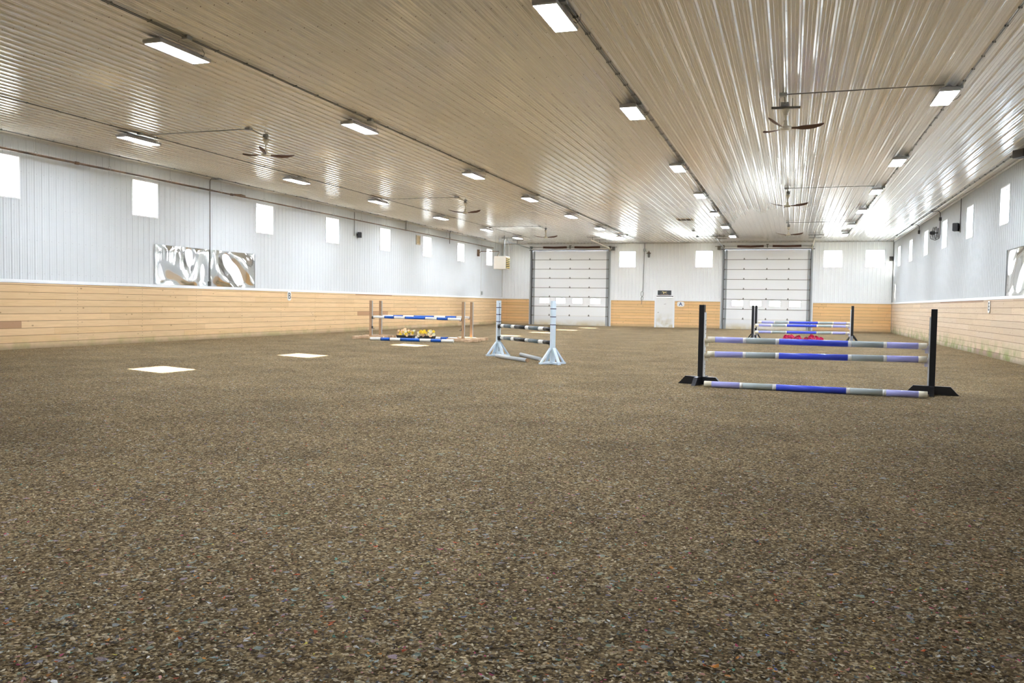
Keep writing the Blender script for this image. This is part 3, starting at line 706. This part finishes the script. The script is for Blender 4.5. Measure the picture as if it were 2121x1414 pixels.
def speaker(name, label, loc, rz, sz=(.26, .20, .26), tilt=0.0, group='black wall speakers'):
    t = thing(name, label, 'speaker', loc, rz, group); w_, d_, h_ = sz
    R_ = Matrix.Rotation(tilt, 4, 'X')
    MB().prism([(-w_/2, -h_/2), (w_/2, -h_/2), (w_/2, h_/2), (-w_/2, h_/2)], -d_, -.03, R_).build('cabinet', M_BLKPL, t, bevel=.01)
    MB().box((-w_/2+.015, -d_-.008, -h_/2+.015), (w_/2-.015, -d_-.0005, h_/2-.015), 0, R_).build('grille', M_DARKSTEEL, t)
    MB().box((-.03, -.04, -.05), (.03, .0, .05)).build('bracket', M_DARKSTEEL, t)
    return t
speaker('wall_speaker', 'dark box speaker high on the left wall between windows', (XL+.02, 33.98, 4.36), math.radians(90+25), (.27, .2, .24))
t = thing('wall_conduit', 'thin conduit running down the left wall to the dark speaker', 'conduit', (XL, 33.7, 0), 0, 'vertical wall conduits')
MB().tube([(.03, 0, 5.36), (.03, 0, 4.30)], .014, 6).build('pipe', M_GALVD, t)
def louver(name, label, cat, loc, rz, w_, h_, n, mf, ms):
    t = thing(name, label, cat, loc, rz)
    MB().box((-w_/2, -.05, 0), (-w_/2+.03, -.0, h_)).box((w_/2-.03, -.05, 0), (w_/2, -.0, h_)).box((-w_/2+.03, -.05, 0), (w_/2-.03, -.0, .03)).box((-w_/2+.03, -.05, h_-.03), (w_/2-.03, -.0, h_)).build('frame', mf, t)
    for k in range(n):
        z = .03+(h_-.06)*(k+.5)/n; A = Matrix.Translation((0, -.025, z)) @ Matrix.Rotation(math.radians(40), 4, 'X')
        MB().box((-w_/2+.03, -.022, -.003), (w_/2-.03, .022, .003), 0, A).build('slat', mf, t)
    MB().box((-w_/2+.03, -.006, .03), (w_/2-.03, -.001, h_-.03)).build('backing', ms, t)
    return t
louver('wall_vent', 'beige louvered vent on the left wall between two windows', 'vent', (XL+.02, 40.5, 4.38), math.radians(90), .46, .49, 7, M_LOUV, M_AMBER)
# gas heater
t = thing('unit_heater', 'beige box unit heater hung near the far left corner', 'heater', (-16.41, 47.38, 3.40))
MB().box((-.38, -.38, 0), (.37, .37, .76)).build('cabinet', M_HEAT, t, bevel=.015)
MB().box((.371, -.33, .05), (.376, .33, .71)).build('grille_recess', M_DARKIN, t)
for k in range(6):
    A = Matrix.Translation((.385, 0, .11+k*.11)) @ Matrix.Rotation(math.radians(-35), 4, 'Y'); MB().box((-.004, -.31, -.024), (.004, .31, .024), 0, A).build('louver_slat', M_AMBER, t)
MB().box((-.41, -.30, .02), (-.381, .3, .66)).box((-.44, -.1, .2), (-.41, .1, .4)).build('fan_guard', M_TRIMG, t)
for x, y in ((-.3, -.3), (.3, -.3), (-.3, .3), (.3, .3)): MB().tube([(x, y, .755), (x, y, H-3.40-.02)], .006, 6).build('hanger_rod', M_GALVD, t)
MB().tube([(.1, .1, .755), (.1, .1, 1.5), (.1, .1, H-3.4-.02)], .03, 10).build('flue', M_GALVD, t)
t = thing('gas_drop_pipe', 'short rusty pipe from the left wall toward the unit heater', 'pipe', (XL, 49.4, 4.6))
MB().tube([(.03, 0, -.05), (.20, 0, -.05), (.22, 0, 0), (1.45, 0, 0)], .024, 8).build('pipe_length', M_RUST, t, smooth=True)
MB().box((.01, -.07, -.30), (.14, .07, .12)).build('regulator', M_RUST, t, bevel=.01)
MB().tube([(1.42, 0, .0), (1.40, 0, .3), (1.46, .0, .55), (1.40, 0, H-4.62)], .010, 6).build('cable', M_GALVD, t)
MB().tube([(1.43, 0, 0), (1.6, -.4, -.1), (1.72, -1.2, -.4), (1.80, -1.6, -.5)], .018, 8).build('supply_hose', M_RUST, t, smooth=True)
tag(MB().box((XL+.02, 50.1, 1.90), (XL+.09, 50.24, 2.12)).build('outlet_box', M_GALV), 'small grey outlet box low on the left wall by the corner panel', 'outlet box')

# ---------------------------------------------------------------- right wall fittings
speaker('wall_speaker', 'black box speaker high on the right wall between windows', (XR-.02, 33.85, 4.36), math.radians(-90-20), (.27, .2, .29))
t = thing('wall_conduit', 'thin conduit above the black speaker on the right wall', 'conduit', (XR, 33.65, 0), 0, 'vertical wall conduits')
MB().tube([(-.03, 0, 5.36), (-.03, 0, 4.15)], .013, 6).build('pipe', M_DARKSTEEL, t)
speaker('wall_speaker', 'small grey-black speaker in the far right corner', (5.60, YB-.03, 4.36), math.radians(-25), (.20, .18, .26))
speaker('ceiling_speaker', 'dark brown box speaker under the ceiling at the right edge', (5.45, 23.95, 5.27), math.radians(-60), (.36, .25, .20))
t = thing('wall_fan', 'round dark basket fan mounted on the right wall', 'wall fan', (XR, 38.55, 4.55))
mb = MB()
for rr in (.06, .12, .18, .24): mb.tube([(-.20-(.24-rr)*.25, rr*math.cos(a), rr*math.sin(a)) for a in [i*math.pi/12 for i in range(25)]], .005, 5, cap=False)
for k in range(12):
    a = k*math.pi/6; mb.tube([(-.26, .03*math.cos(a), .03*math.sin(a)), (-.20, .24*math.cos(a), .24*math.sin(a)), (-.09, .24*math.cos(a), .24*math.sin(a))], .004, 5)
mb.build('guard', M_DARKSTEEL, t)
MB().tube([(-.10, .25*math.cos(a), .25*math.sin(a)) for a in [i*math.pi/12 for i in range(25)]], .016, 6, cap=False).build('rim', M_DARKSTEEL, t)
for k in range(3):
    A = Matrix.Rotation(math.radians(120*k+20), 4, 'X'); MB().add([A @ Vector(v) for v in ((-.14, .0, .03), (-.17, .12, .20), (-.13, .02, .22), (-.15, -.06, .10))], [(0, 1, 2, 3)]).build('fan_blade', M_GALVD, t)
MB().tube([(-.33, 0, 0), (-.29, 0, 0), (-.15, 0, 0), (-.12, 0, 0)], [.05, .075, .075, .04], 14).build('motor', M_BLKPL, t, smooth=True)
MB().bar((-.03, 0, .0), (-.12, 0, .0), .05).box((-.03, -.06, -.2), (-.001, .06, .2)).build('bracket', M_DARKSTEEL, t)
t = thing('wall_conduit', 'bent dark conduit feeding the round wall fan on the right wall', 'conduit', (XR, 38.3, 0), 0, 'vertical wall conduits')
MB().tube([(-.32, .0, 5.405), (-.12, -.35, 5.39), (-.06, -.42, 5.30), (-.05, -.42, 5.12), (-.05, -.45, 4.45), (-.07, -.40, 4.28), (-.18, -.2, 4.22), (-.30, .1, 4.30), (-.31, .22, 4.45)], .014, 8).build('pipe', M_DARKSTEEL, t, smooth=True)
MB().box((-.10, -.49, 4.98), (-.01, -.37, 5.12)).build('switch_box', M_DARKSTEEL, t)
t = thing('wall_conduit', 'short dark conduit and box on the far part of the right wall', 'conduit', (XR, 44.2, 0), 0, 'vertical wall conduits')
MB().tube([(-.32, .0, 5.405), (-.10, -.3, 5.39), (-.05, -.38, 5.30), (-.05, -.38, 5.12)], .013, 8).build('pipe', M_DARKSTEEL, t, smooth=True)
MB().box((-.10, -.44, 4.95), (-.01, -.32, 5.12)).build('outlet_box', M_DARKSTEEL, t)

# ---------------------------------------------------------------- far wall and ceiling bits
t = thing('cord_conduit', 'vertical conduit with a looped cord on the far wall, left of the walk door', 'conduit', (-9.08, YB-.02, 0), 0)
MB().tube([(.04, -.03, H-.03), (.04, -.03, 5.02)], .02, 8).tube([(.03, -.03, 4.85), (.0, -.03, 3.5), (-.02, -.03, 2.3)], .018, 8).build('pipe', M_GALVD, t)
MB().lathe([(.0, -.10), (.07, -.09), (.085, 0), (.07, .09), (0, .10)], (.04, -.06, 4.95), 14).build('round_box', M_GALV, t, smooth=True)
mb = MB()
mb.tube([(-.06+.085*math.cos(a), -.05, 2.13+.16*math.sin(a)) for a in [math.pi/2+i*2*math.pi/14 for i in range(15)]], .014, 6, cap=False)
mb.tube([(-.06, -.05, 1.97), (-.09, -.05, 1.80), (-.07, -.05, 1.62), (-.10, -.05, 1.45)], .014, 6)
mb.tube([(-.06, -.06, 1.97), (.03, -.06, 1.9), (.0, -.06, 1.75), (-.12, -.06, 1.72), (-.14, -.06, 1.85), (-.06, -.06, 1.97)], .010, 6)
mb.build('cord', M_GALVD, t)
MB().tube([(.08, -.04, 4.92), (.20, -.05, 4.85), (.32, -.06, 4.72)], .008, 6).build('lamp_lead', M_GALVD, t)
t = thing('wall_lantern', 'grey bucket-shaped wall light with rusty cap on the far wall', 'wall light', (-8.74, YB-.17, 4.48))
MB().lathe([(0, -.02), (.055, -.01), (.07, .0), (.09, .24), (.0, .24)], (0, 0, 0), 18).build('shade', M_GALVD, t, smooth=True)
MB().lathe([(.0, .24), (.13, .24), (.12, .28), (.03, .33), (.03, .40), (0, .41)], (0, 0, 0), 18).box((-.16, -.02, .24), (.10, .14, .27)).build('cap', M_RUST, t)
louver('ceiling_vent', 'brown slotted return vent in the ceiling before the far wall', 'vent', (-4.82, 40.2, H-.02), 0, .74, .8, 3, M_LOUV, M_DARKIN)
cv = [o for o in C.objects if o.name.startswith('ceiling_vent')][0]; cv.rotation_euler = (math.radians(90), 0, 0); cv.location = (-4.82, 39.7, H-.075)
cv.rotation_euler = (math.radians(-90), 0, 0); cv.location = (-4.82, 39.7, H-.022)
t = thing('smoke_detector', 'small round grey detector on the ceiling beyond the vent', 'detector', (-5.02, 45.6, H-.02))
MB().lathe([(0, -.06), (.07, -.06), (.10, -.03), (.10, .0), (0, .0)], (0, 0, 0), 20).build('cover', M_GALVD, t, smooth=True)
t = thing('branch_conduit', 'short conduit on the ceiling near the far wall, right of the detector', 'conduit', (-5.2, 49.4, 5.39), 0, 'conduits near the far wall')
MB().tube([(0, 0, 0), (2.1, 0, 0)], .011, 6).build('pipe', M_GALVD, t); MB().box((-.09, -.07, -.035), (.07, .07, .025)).build('junction_box', M_DARKSTEEL, t)
t = thing('branch_conduit', 'conduit from the second light row slanting to the far wall cord', 'conduit', (0, 0, 0), 0, 'conduits near the far wall')
MB().tube([(-9.03, 50.8, 5.40), (-9.04, YB-.06, 5.40)], .012, 6).build('pipe', M_GALVD, t)

# letters and sign
FONT = bpy.data.fonts.new if False else None
def text_mesh(s, size, m, parent, loc, rot, name='letter', depth=.003):
    cu = bpy.data.curves.new(name, 'FONT'); cu.body = s; cu.size = size; cu.extrude = depth; cu.align_x = 'CENTER'; cu.align_y = 'CENTER'; cu.offset = size*.018
    tmp = bpy.data.objects.new(name+'_src', cu); C.objects.link(tmp)
    dg = bpy.context.evaluated_depsgraph_get(); me = bpy.data.meshes.new_from_object(tmp.evaluated_get(dg))
    bpy.data.objects.remove(tmp); bpy.data.curves.remove(cu)
    o = bpy.data.objects.new(name, me); C.objects.link(o); me.materials.clear(); me.materials.append(m)
    o.parent = parent; o.location = loc; o.rotation_euler = rot; return o
def letter_sign(ch, loc, rz, m, label, w_=.30, h_=.20, lh=.20):
    t = thing('letter_sign', label, 'sign', loc, rz, 'white arena letter plates')
    n = 28; poly = []
    for i in range(n):
        a = 2*math.pi*i/n; cx_, sx_ = math.cos(a), math.sin(a); e = .55
        poly.append((w_/2*math.copysign(abs(cx_)**e, cx_), h_/2*math.copysign(abs(sx_)**e, sx_)))
    MB().prism(poly, -.012, 0).build('plate', M_WHITE, t)
    text_mesh(ch, lh, m, t, (0, -.0145, 0), (math.radians(90), 0, 0))
    return t
letter_sign('A', (-6.66, YB-.055, 1.50), 0, M_NAVY, 'white plate with a dark letter A on the far wall, right of the walk door', .46, .32, .30)
letter_sign('B', (XL+.055, 28.52, 1.52), math.radians(90), M_GREYINK, 'white plate with a letter B on the left kickboard past the mirrors', .24, .36, .34)
letter_sign('E', (XR-.055, 28.4, 1.48), math.radians(-90), M_GREYINK, 'white plate with a letter E on the right kickboard', .26, .36, .34)
t = thing('stable_sign', 'dark sign with a gold horse above the walk door', 'sign', (-7.70, YB-.055, 2.22))
MB().box((-.43, -.015, -.145), (.43, .0, .145)).build('board', M_SIGN, t)
horse = [(-.17, .035), (-.155, .06), (-.12, .09), (-.105, .11), (-.095, .09), (-.06, .06), (-.01, .055), (.05, .062), (.085, .055), (.14, .075), (.165, .05), (.12, .045), (.10, .01), (.125, -.03), (.105, -.07), (.09, -.068), (.10, -.03), (.06, .0), (-.02, -.005), (-.05, -.03), (-.095, -.02), (-.10, -.055), (-.085, -.058), (-.08, -.035), (-.035, -.05), (-.015, -.075), (-.03, -.045), (-.085, .0), (-.10, .04), (-.13, .045), (-.16, .022)]
MB().prism(horse, -.019, -.0152).build('horse_emblem', M_GOLD, t)
mb = MB()
for s_ in (-1, 1):
    pts = [(s_*(.17+.02*math.sin(i*.8)), -.0165, -.06+i*.022) for i in range(7)]; mb.tube(pts, .004, 5)
mb.build('ornament', M_COPPER, t)
MB().box((-.26, -.0165, -.118), (.24, -.0152, -.098)).build('caption_line', M_COPPER, t)

# ---------------------------------------------------------------- jumps
def pole(label, p, q, bands, r=.048, cat='jump pole', group=None, name='jump_pole', mats=None, n=16):
    """bands: list of (fraction end, material index); one mesh, painted bands"""
    p, q = Vector(p), Vector(q); mb = MB(); prev = 0.0
    for fe, mi in bands: mb.tube([p.lerp(q, prev), p.lerp(q, fe)], r, n, mi, cap=True); prev = fe
    o = mb.build(name, mats, smooth=False, origin=p)
    for pl in o.data.polygons: pl.use_smooth = len(pl.vertices) == 4
    return tag(o, label, cat, group)
LMATS = [M_CREAM, M_LAV, M_WHITE, M_GREYG, M_BLUE]
LB = [(.037, 0), (.172, 1), (.187, 2), (.326, 3), (.343, 2), (.657, 4), (.674, 2), (.813, 3), (.828, 2), (.963, 1), (1.0, 0)]
G = 'lavender, grey and blue jump poles'
pole('top pole of the nearest jump, lavender, grey and blue', (-1.352, 14.9, .786), (2.098, 14.9, .771), LB, .050, group=G, mats=LMATS)
pole('middle pole of the nearest jump, lavender, grey and blue', (-1.352, 14.9, .530), (2.105, 14.9, .556), LB, .052, group=G, mats=LMATS)
pole('ground pole of the nearest jump, lying in front of it', (-1.35, 14.45, .048), (2.04, 14.25, .048), LB, .052, group=G, mats=LMATS)

def black_standard(name, label, loc, rz, h, inner, cups, braces=False, group='black jump standards'):
    """inner = +1: track faces +x"""
    t = thing(name, label, 'jump standard', loc, rz, group); w_ = .045
    MB().box((-w_, -w_, .0), (w_, w_, h)).build('post', M_BLACK, t, bevel=.004)
    x0, x1 = (w_, w_+.022) if inner > 0 else (-w_-.022, -w_)
    mb = MB(); mb.box((x0, -.030, .12), (x1, .030, h-.13))
    xf = x1 if inner > 0 else x0-.001
    z = .2
    while z < h-.2: mb.tube([(xf-.001, 0, z), (xf+.002, 0, z)], .009, 8, 1); z += .076
    mb.build('keyhole_track', [M_TRIM, M_DARKIN], t)
    for k, a in enumerate((0, 90, 180, 270)):
        A = Matrix.Rotation(math.radians(a), 4, 'Z')
        if braces:
            MB().bar(A @ Vector((.04, 0, .36)), A @ Vector((.27, 0, .03)), .05, .045).build('brace', M_BLACK, t)
            MB().box((.045, -.04, 0), (.32, .04, .04), 0, A).build('foot', M_BLACK, t)
        else: MB().prism([(.045, 0), (.40, 0), (.36, .035), (.27, .135), (.045, .135)], -.035, .035, A).build('foot', M_BLACK, t)
    for cz in cups:
        cx0, cx1 = (x1, x1+.10) if inner > 0 else (x0-.10, x0)
        ce = cx0 if inner > 0 else cx1
        mb = MB(); n = 9; ri, ro = .054, .062
        pts = [(ro*math.cos(a), ro*math.sin(a)) for a in [math.pi+math.pi*i/n for i in range(n+1)]]+[(ri*math.cos(a), ri*math.sin(a)) for a in [2*math.pi-math.pi*i/n for i in range(n+1)]]
        A = Matrix.Translation((0, 0, cz)) @ Matrix.Rotation(math.radians(90), 4, 'Z')
        k0, k1 = (-cx1, -cx0)
        vs_ = []
        m_ = len(pts)
        for xx in (cx0, cx1):
            for a_, b_ in pts: vs_.append((xx, a_, cz+b_))
        fs_ = [tuple(range(m_)), tuple(range(2*m_-1, m_-1, -1))]+[(i, i+m_, (i+1) % m_+m_, (i+1) % m_) for i in range(m_)]
        mb.add(vs_, fs_); mb.box((min(ce, ce+.006*inner), -.045, cz-.10), (max(ce, ce+.006*inner), .045, cz+.02)); mb.box((min(ce, ce+.05*inner), -.012, cz-.115), (max(ce, ce+.05*inner), .012, cz-.058))
        mb.build('jump_cup', M_CREAM if inner > 0 else M_LAVC, t)
    return t
M_LAVC = mat('pale_lavender_plastic', (0.68, 0.66, 0.80), 0.45)
black_standard('jump_standard', 'left black standard of the nearest jump', (-1.455, 14.9, 0), math.radians(-13), 1.385, 1, [.786, .530])
black_standard('jump_standard', 'right black standard of the nearest jump', (2.19, 14.9, 0), math.radians(-8), 1.37, -1, [.771, .556])
# second black jump, an oxer
black_standard('jump_standard', 'front left black standard of the farther blue and lavender jump', (-1.345, 33.0, 0), 0, 1.44, 1, [.695, .44], True)
black_standard('jump_standard', 'front right black standard of the farther blue and lavender jump', (2.15, 33.0, 0), 0, 1.47, -1, [.717, .47], True)
black_standard('jump_standard', 'rear left black standard of the farther blue and lavender jump', (-1.285, 34.4, 0), 0, 1.44, 1, [.785], True)
black_standard('jump_standard', 'rear right black standard of the farther blue and lavender jump', (2.245, 34.4, 0), 0, 1.46, -1, [.81], True)
pole('rear top pole of the farther blue and lavender jump', (-1.19, 34.4, .785), (2.155, 34.4, .81), LB, .05, group=G, mats=LMATS)
pole('front top pole of the farther blue and lavender jump', (-1.25, 33.0, .695), (2.06, 33.0, .717), LB, .05, group=G, mats=LMATS)
pole('front lower pole of the farther blue and lavender jump', (-1.25, 33.0, .44), (2.06, 33.0, .47), LB, .05, group=G, mats=LMATS)
pole('cream ground rail in front of the farther blue and lavender jump', (-1.02, 32.5, .03), (1.9, 32.3, .03), [(1.0, 0)], .035, mats=[M_CREAM])

# pale blue jump
PL, PR = Vector((-7.15, 20.45, 0)), Vector((-5.10, 18.33, 0)); dv = (PR-PL).normalized(); ang = math.atan2(dv.y, dv.x)
def blue_standard(label, loc, rz, inner):
    t = thing('jump_standard', label, 'jump standard', loc, rz, 'pale blue wooden jump standards'); w_ = .048; h = 1.43
    MB().box((-w_, -w_, .0), (w_, w_, h)).build('post', M_PALEB, t, bevel=.004)
    x0, x1 = (w_, w_+.004) if inner > 0 else (-w_-.004, -w_)
    mb = MB(); z = .14
    while z < h-.06: mb.tube([(x0, 0, z), (x1, 0, z)], .012, 8); z += .038
    mb.build('peg_hole', M_DARKIN, t)['kind'] = 'stuff'
    for z in (1.25, 1.07, .89): MB().box((-w_-.002, -w_-.002, z-.009), (w_+.002, w_+.002, z+.009)).build('height_band', M_NAVYTAPE, t)
    for a in (0, 90, 180, 270):
        A = Matrix.Rotation(math.radians(a), 4, 'Z')
        MB().box((w_+.001, -.04, 0), (.33, .04, .04), 0, A).build('foot', M_PALEB, t)
        MB().bar(A @ Vector((w_+.005, 0, .36)), A @ Vector((.29, 0, .04)), .07, .035).build('brace', M_PALEB, t)
    for cz in (.785, .48):
        MB().box((x1 if inner > 0 else x0-.06, -.05, cz-.062), (x1+.06 if inner > 0 else x0, .05, cz-.050)).box((x1 if inner > 0 else x0-.01, -.05, cz-.05), (x1+.01 if inner > 0 else x0, .05, cz+.03)).build('jump_cup', M_BLKPL, t)
    return t
blue_standard('left pale blue wooden standard of the white jump beside the left overhead door', PL, ang, 1)
blue_standard('right pale blue wooden standard with white braces, nearer one', PR, ang, -1)
BM = [M_BLKP, M_STEELG, M_WHITE]
BB = [(.05, 0), (.115, 2), (.265, 1), (.335, 2), (.545, 0), (.61, 2), (.79, 1), (.875, 2), (1.0, 0)]
a, b = PL+dv*.065, PR-dv*.065
pole('upper black, white and slate pole of the pale blue jump', (a.x, a.y, .785), (b.x, b.y, .785), BB, .046, group='black and white jump poles', mats=BM)
pole('lower black, white and slate pole of the pale blue jump', (a.x, a.y, .48), (b.x, b.y, .48), BB, .046, group='black and white jump poles', mats=BM)
pole('plain grey pole on the ground at the left foot of the pale blue jump', (-6.98, 19.85, .045), (-5.76, 18.55, .045), [(.985, 0), (1.0, 1)], .045, group='plain grey ground poles', mats=[M_POLEG, M_WOODP])
pole('plain grey pole on the ground reaching the right foot of the pale blue jump', (-6.62, 20.72, .045), (-5.62, 19.15, .045), [(1.0, 0)], .045, group='plain grey ground poles', mats=[M_POLEG])

# natural wood jump
def wood_standard(label, loc, cups, inner):
    t = thing('jump_standard', label, 'jump standard', loc, 0, 'natural wood jump standards'); w_ = .047; h = 1.39
    MB().box((-w_, -w_, .09), (w_, w_, h)).build('post', M_WOODP, t, bevel=.004)
    xs = inner
    MB().box((min(xs*w_, xs*(w_+.006)) if False else w_, -.03, .12), (w_+.008, .03, h)).build('keyhole_track', M_GALV, t)
    MB().box((-.55, -.20, 0), (.60, -.105, .095)).build('sleeper', M_WOODS, t, bevel=.006)
    MB().box((-.55, .105, 0), (.60, .20, .095)).build('sleeper', M_WOODS, t, bevel=.006)
    MB().box((-.36*inner-.07, -.62, .0), (-.36*inner+.07, -.205, .10)).build('cross_sleeper', M_WOODS, t, bevel=.006)
    MB().box((-.3, -.104, .02), (.3, .104, .09)).build('base_block', M_WOODS, t)
    for cz in cups: MB().box((min(xs*w_, xs*.13), -.045, cz-.07), (max(xs*w_, xs*.13), .045, cz-.055)).box((min(xs*w_, xs*.065), -.045, cz-.055), (max(xs*w_, xs*.065), .045, cz+.02)).build('jump_cup', M_BLKPL, t)
    return t
wood_standard('front left brown wooden standard of the flower jump', (-14.61, 27.6, 0), [.795, .44], 1)
wood_standard('rear left brown wooden standard of the flower jump', (-14.81, 28.75, 0), [.815], 1)
wood_standard('front right brown wooden standard of the flower jump', (-10.97, 27.6, 0), [.78, .44], -1)
wood_standard('rear right brown wooden standard of the flower jump', (-11.10, 28.75, 0), [.83], -1)
WM = [M_WHITE, M_BLUE2, M_NAVYTAPE]
def wbands(e):
    fr = [(0, e[0], 0), (e[0], e[1], 1), (e[1], e[2], 0), (e[2], e[3], 1), (e[3], e[4], 0), (e[4], e[5], 1), (e[5], 1, 0)]; res = []
    for a_, b_, k in fr:
        if k: res += [(a_+.006, 2), (b_-.006, 1), (b_, 2)]
        else: res.append((b_, 0))
    return res
WB = wbands([.13, .245, .37, .605, .735, .86])
pole('front top blue and white pole of the wooden flower jump', (-14.50, 27.6, .80), (-11.07, 27.6, .775), WB, .046, group='blue and white jump poles', mats=WM)
pole('rear top white and blue pole of the wooden flower jump', (-14.72, 28.75, .81), (-11.20, 28.75, .825), WB, .046, group='blue and white jump poles', mats=WM)
pole('front blue and white ground pole before the flower boxes', (-14.02, 26.45, .05), (-10.90, 26.55, .05), WB, .055, group='blue and white jump poles', mats=WM)
pole('rear blue and white ground pole behind the flower boxes', (-13.9, 28.30, .05), (-11.5, 28.35, .05), WB, .05, group='blue and white jump poles', mats=WM)

def flower_box(label, loc, w_, d_, h_, petals, seed, hh=.22, spread=1.0):
    r_ = random.Random(seed); t = thing('flower_box', label, 'flower box', loc)
    MB().add([(-w_/2, -d_/2, 0), (w_/2, -d_/2, 0), (w_/2, d_/2, 0), (-w_/2, d_/2, 0), (-w_/2-.04, -d_/2-.03, h_), (w_/2+.04, -d_/2-.03, h_), (w_/2+.04, d_/2+.03, h_), (-w_/2-.04, d_/2+.03, h_)],
             [(0, 3, 2, 1), (4, 5, 6, 7), (0, 1, 5, 4), (1, 2, 6, 5), (2, 3, 7, 6), (3, 0, 4, 7)]).build('planter', M_POT, t)
    lf = MB()
    for _ in range(90):
        x = r_.uniform(-w_/2, w_/2)*spread; y = r_.uniform(-d_/2, d_/2); z = h_+r_.uniform(-.02, hh*.6); a = r_.uniform(0, 6.28); s_ = r_.uniform(.03, .07); e = r_.uniform(-.4, .8)
        lf.add([(x, y, z), (x+s_*.4*math.cos(a+.6), y+s_*.4*math.sin(a+.6), z+s_*.4*e), (x+s_*math.cos(a), y+s_*math.sin(a), z+s_*e), (x+s_*.4*math.cos(a-.6), y+s_*.4*math.sin(a-.6), z+s_*.4*e)], [(0, 1, 2, 3)])
    lf.build('foliage', M_GREEN, t)
    for k in range(26):
        x = (-w_/2+w_*(k+.5)/26)*1.12*spread+r_.uniform(-.03, .03); y = r_.uniform(-d_/2-.05, d_/2); z = h_+r_.uniform(.0, hh)*(1-.5*abs(x/(w_*.6))**2)+(.03 if y > 0 else 0); R_ = r_.uniform(.05, .085); mb = MB()
        up_ = Vector((r_.uniform(-.5, .5), -1.0+r_.uniform(-.3, .5), r_.uniform(.2, 1.2))).normalized(); e1 = up_.cross(Vector((0, 0, 1))).normalized(); e2 = e1.cross(up_)
        for ring, (rr, lift, np_) in enumerate(((R_, .0, 7), (R_*.65, .02, 6), (R_*.3, .03, 5))):
            for j in range(np_):
                a = 2*math.pi*j/np_+ring*.5; d1 = e1*math.cos(a)+e2*math.sin(a); d2 = e1*math.cos(a+.5)+e2*math.sin(a+.5); d3 = e1*math.cos(a-.5)+e2*math.sin(a-.5)
                c0 = Vector((x, y, z))+up_*lift*.5
                mb.add([c0, c0+d2*rr*.75+up_*lift, c0+d1*rr+up_*(lift+.01), c0+d3*rr*.75+up_*lift], [(0, 1, 2, 3)])
        mb.build('flower', r_.choice(petals), t)
    return t
flower_box('left black planter of yellow and peach flowers under the wooden jump', (-13.27, 27.75, 0), .58, .2, .15, [M_YEL, M_YEL, M_PEACH, M_CRM2, M_PEACH], 4)
flower_box('right black planter of bright yellow and cream flowers under the wooden jump', (-12.45, 27.75, 0), .56, .2, .15, [M_YEL, M_YEL, M_CRM2, M_CRM2, M_PEACH], 9)
flower_box('left planter of magenta flowers under the farther lavender jump', (.10, 33.75, 0), .52, .2, .12, [M_MAG, M_MAG2, M_MAG], 12, .17)
flower_box('right planter of magenta flowers under the farther lavender jump', (.86, 33.75, 0), .52, .2, .12, [M_MAG, M_MAG2, M_MAG], 15, .20)
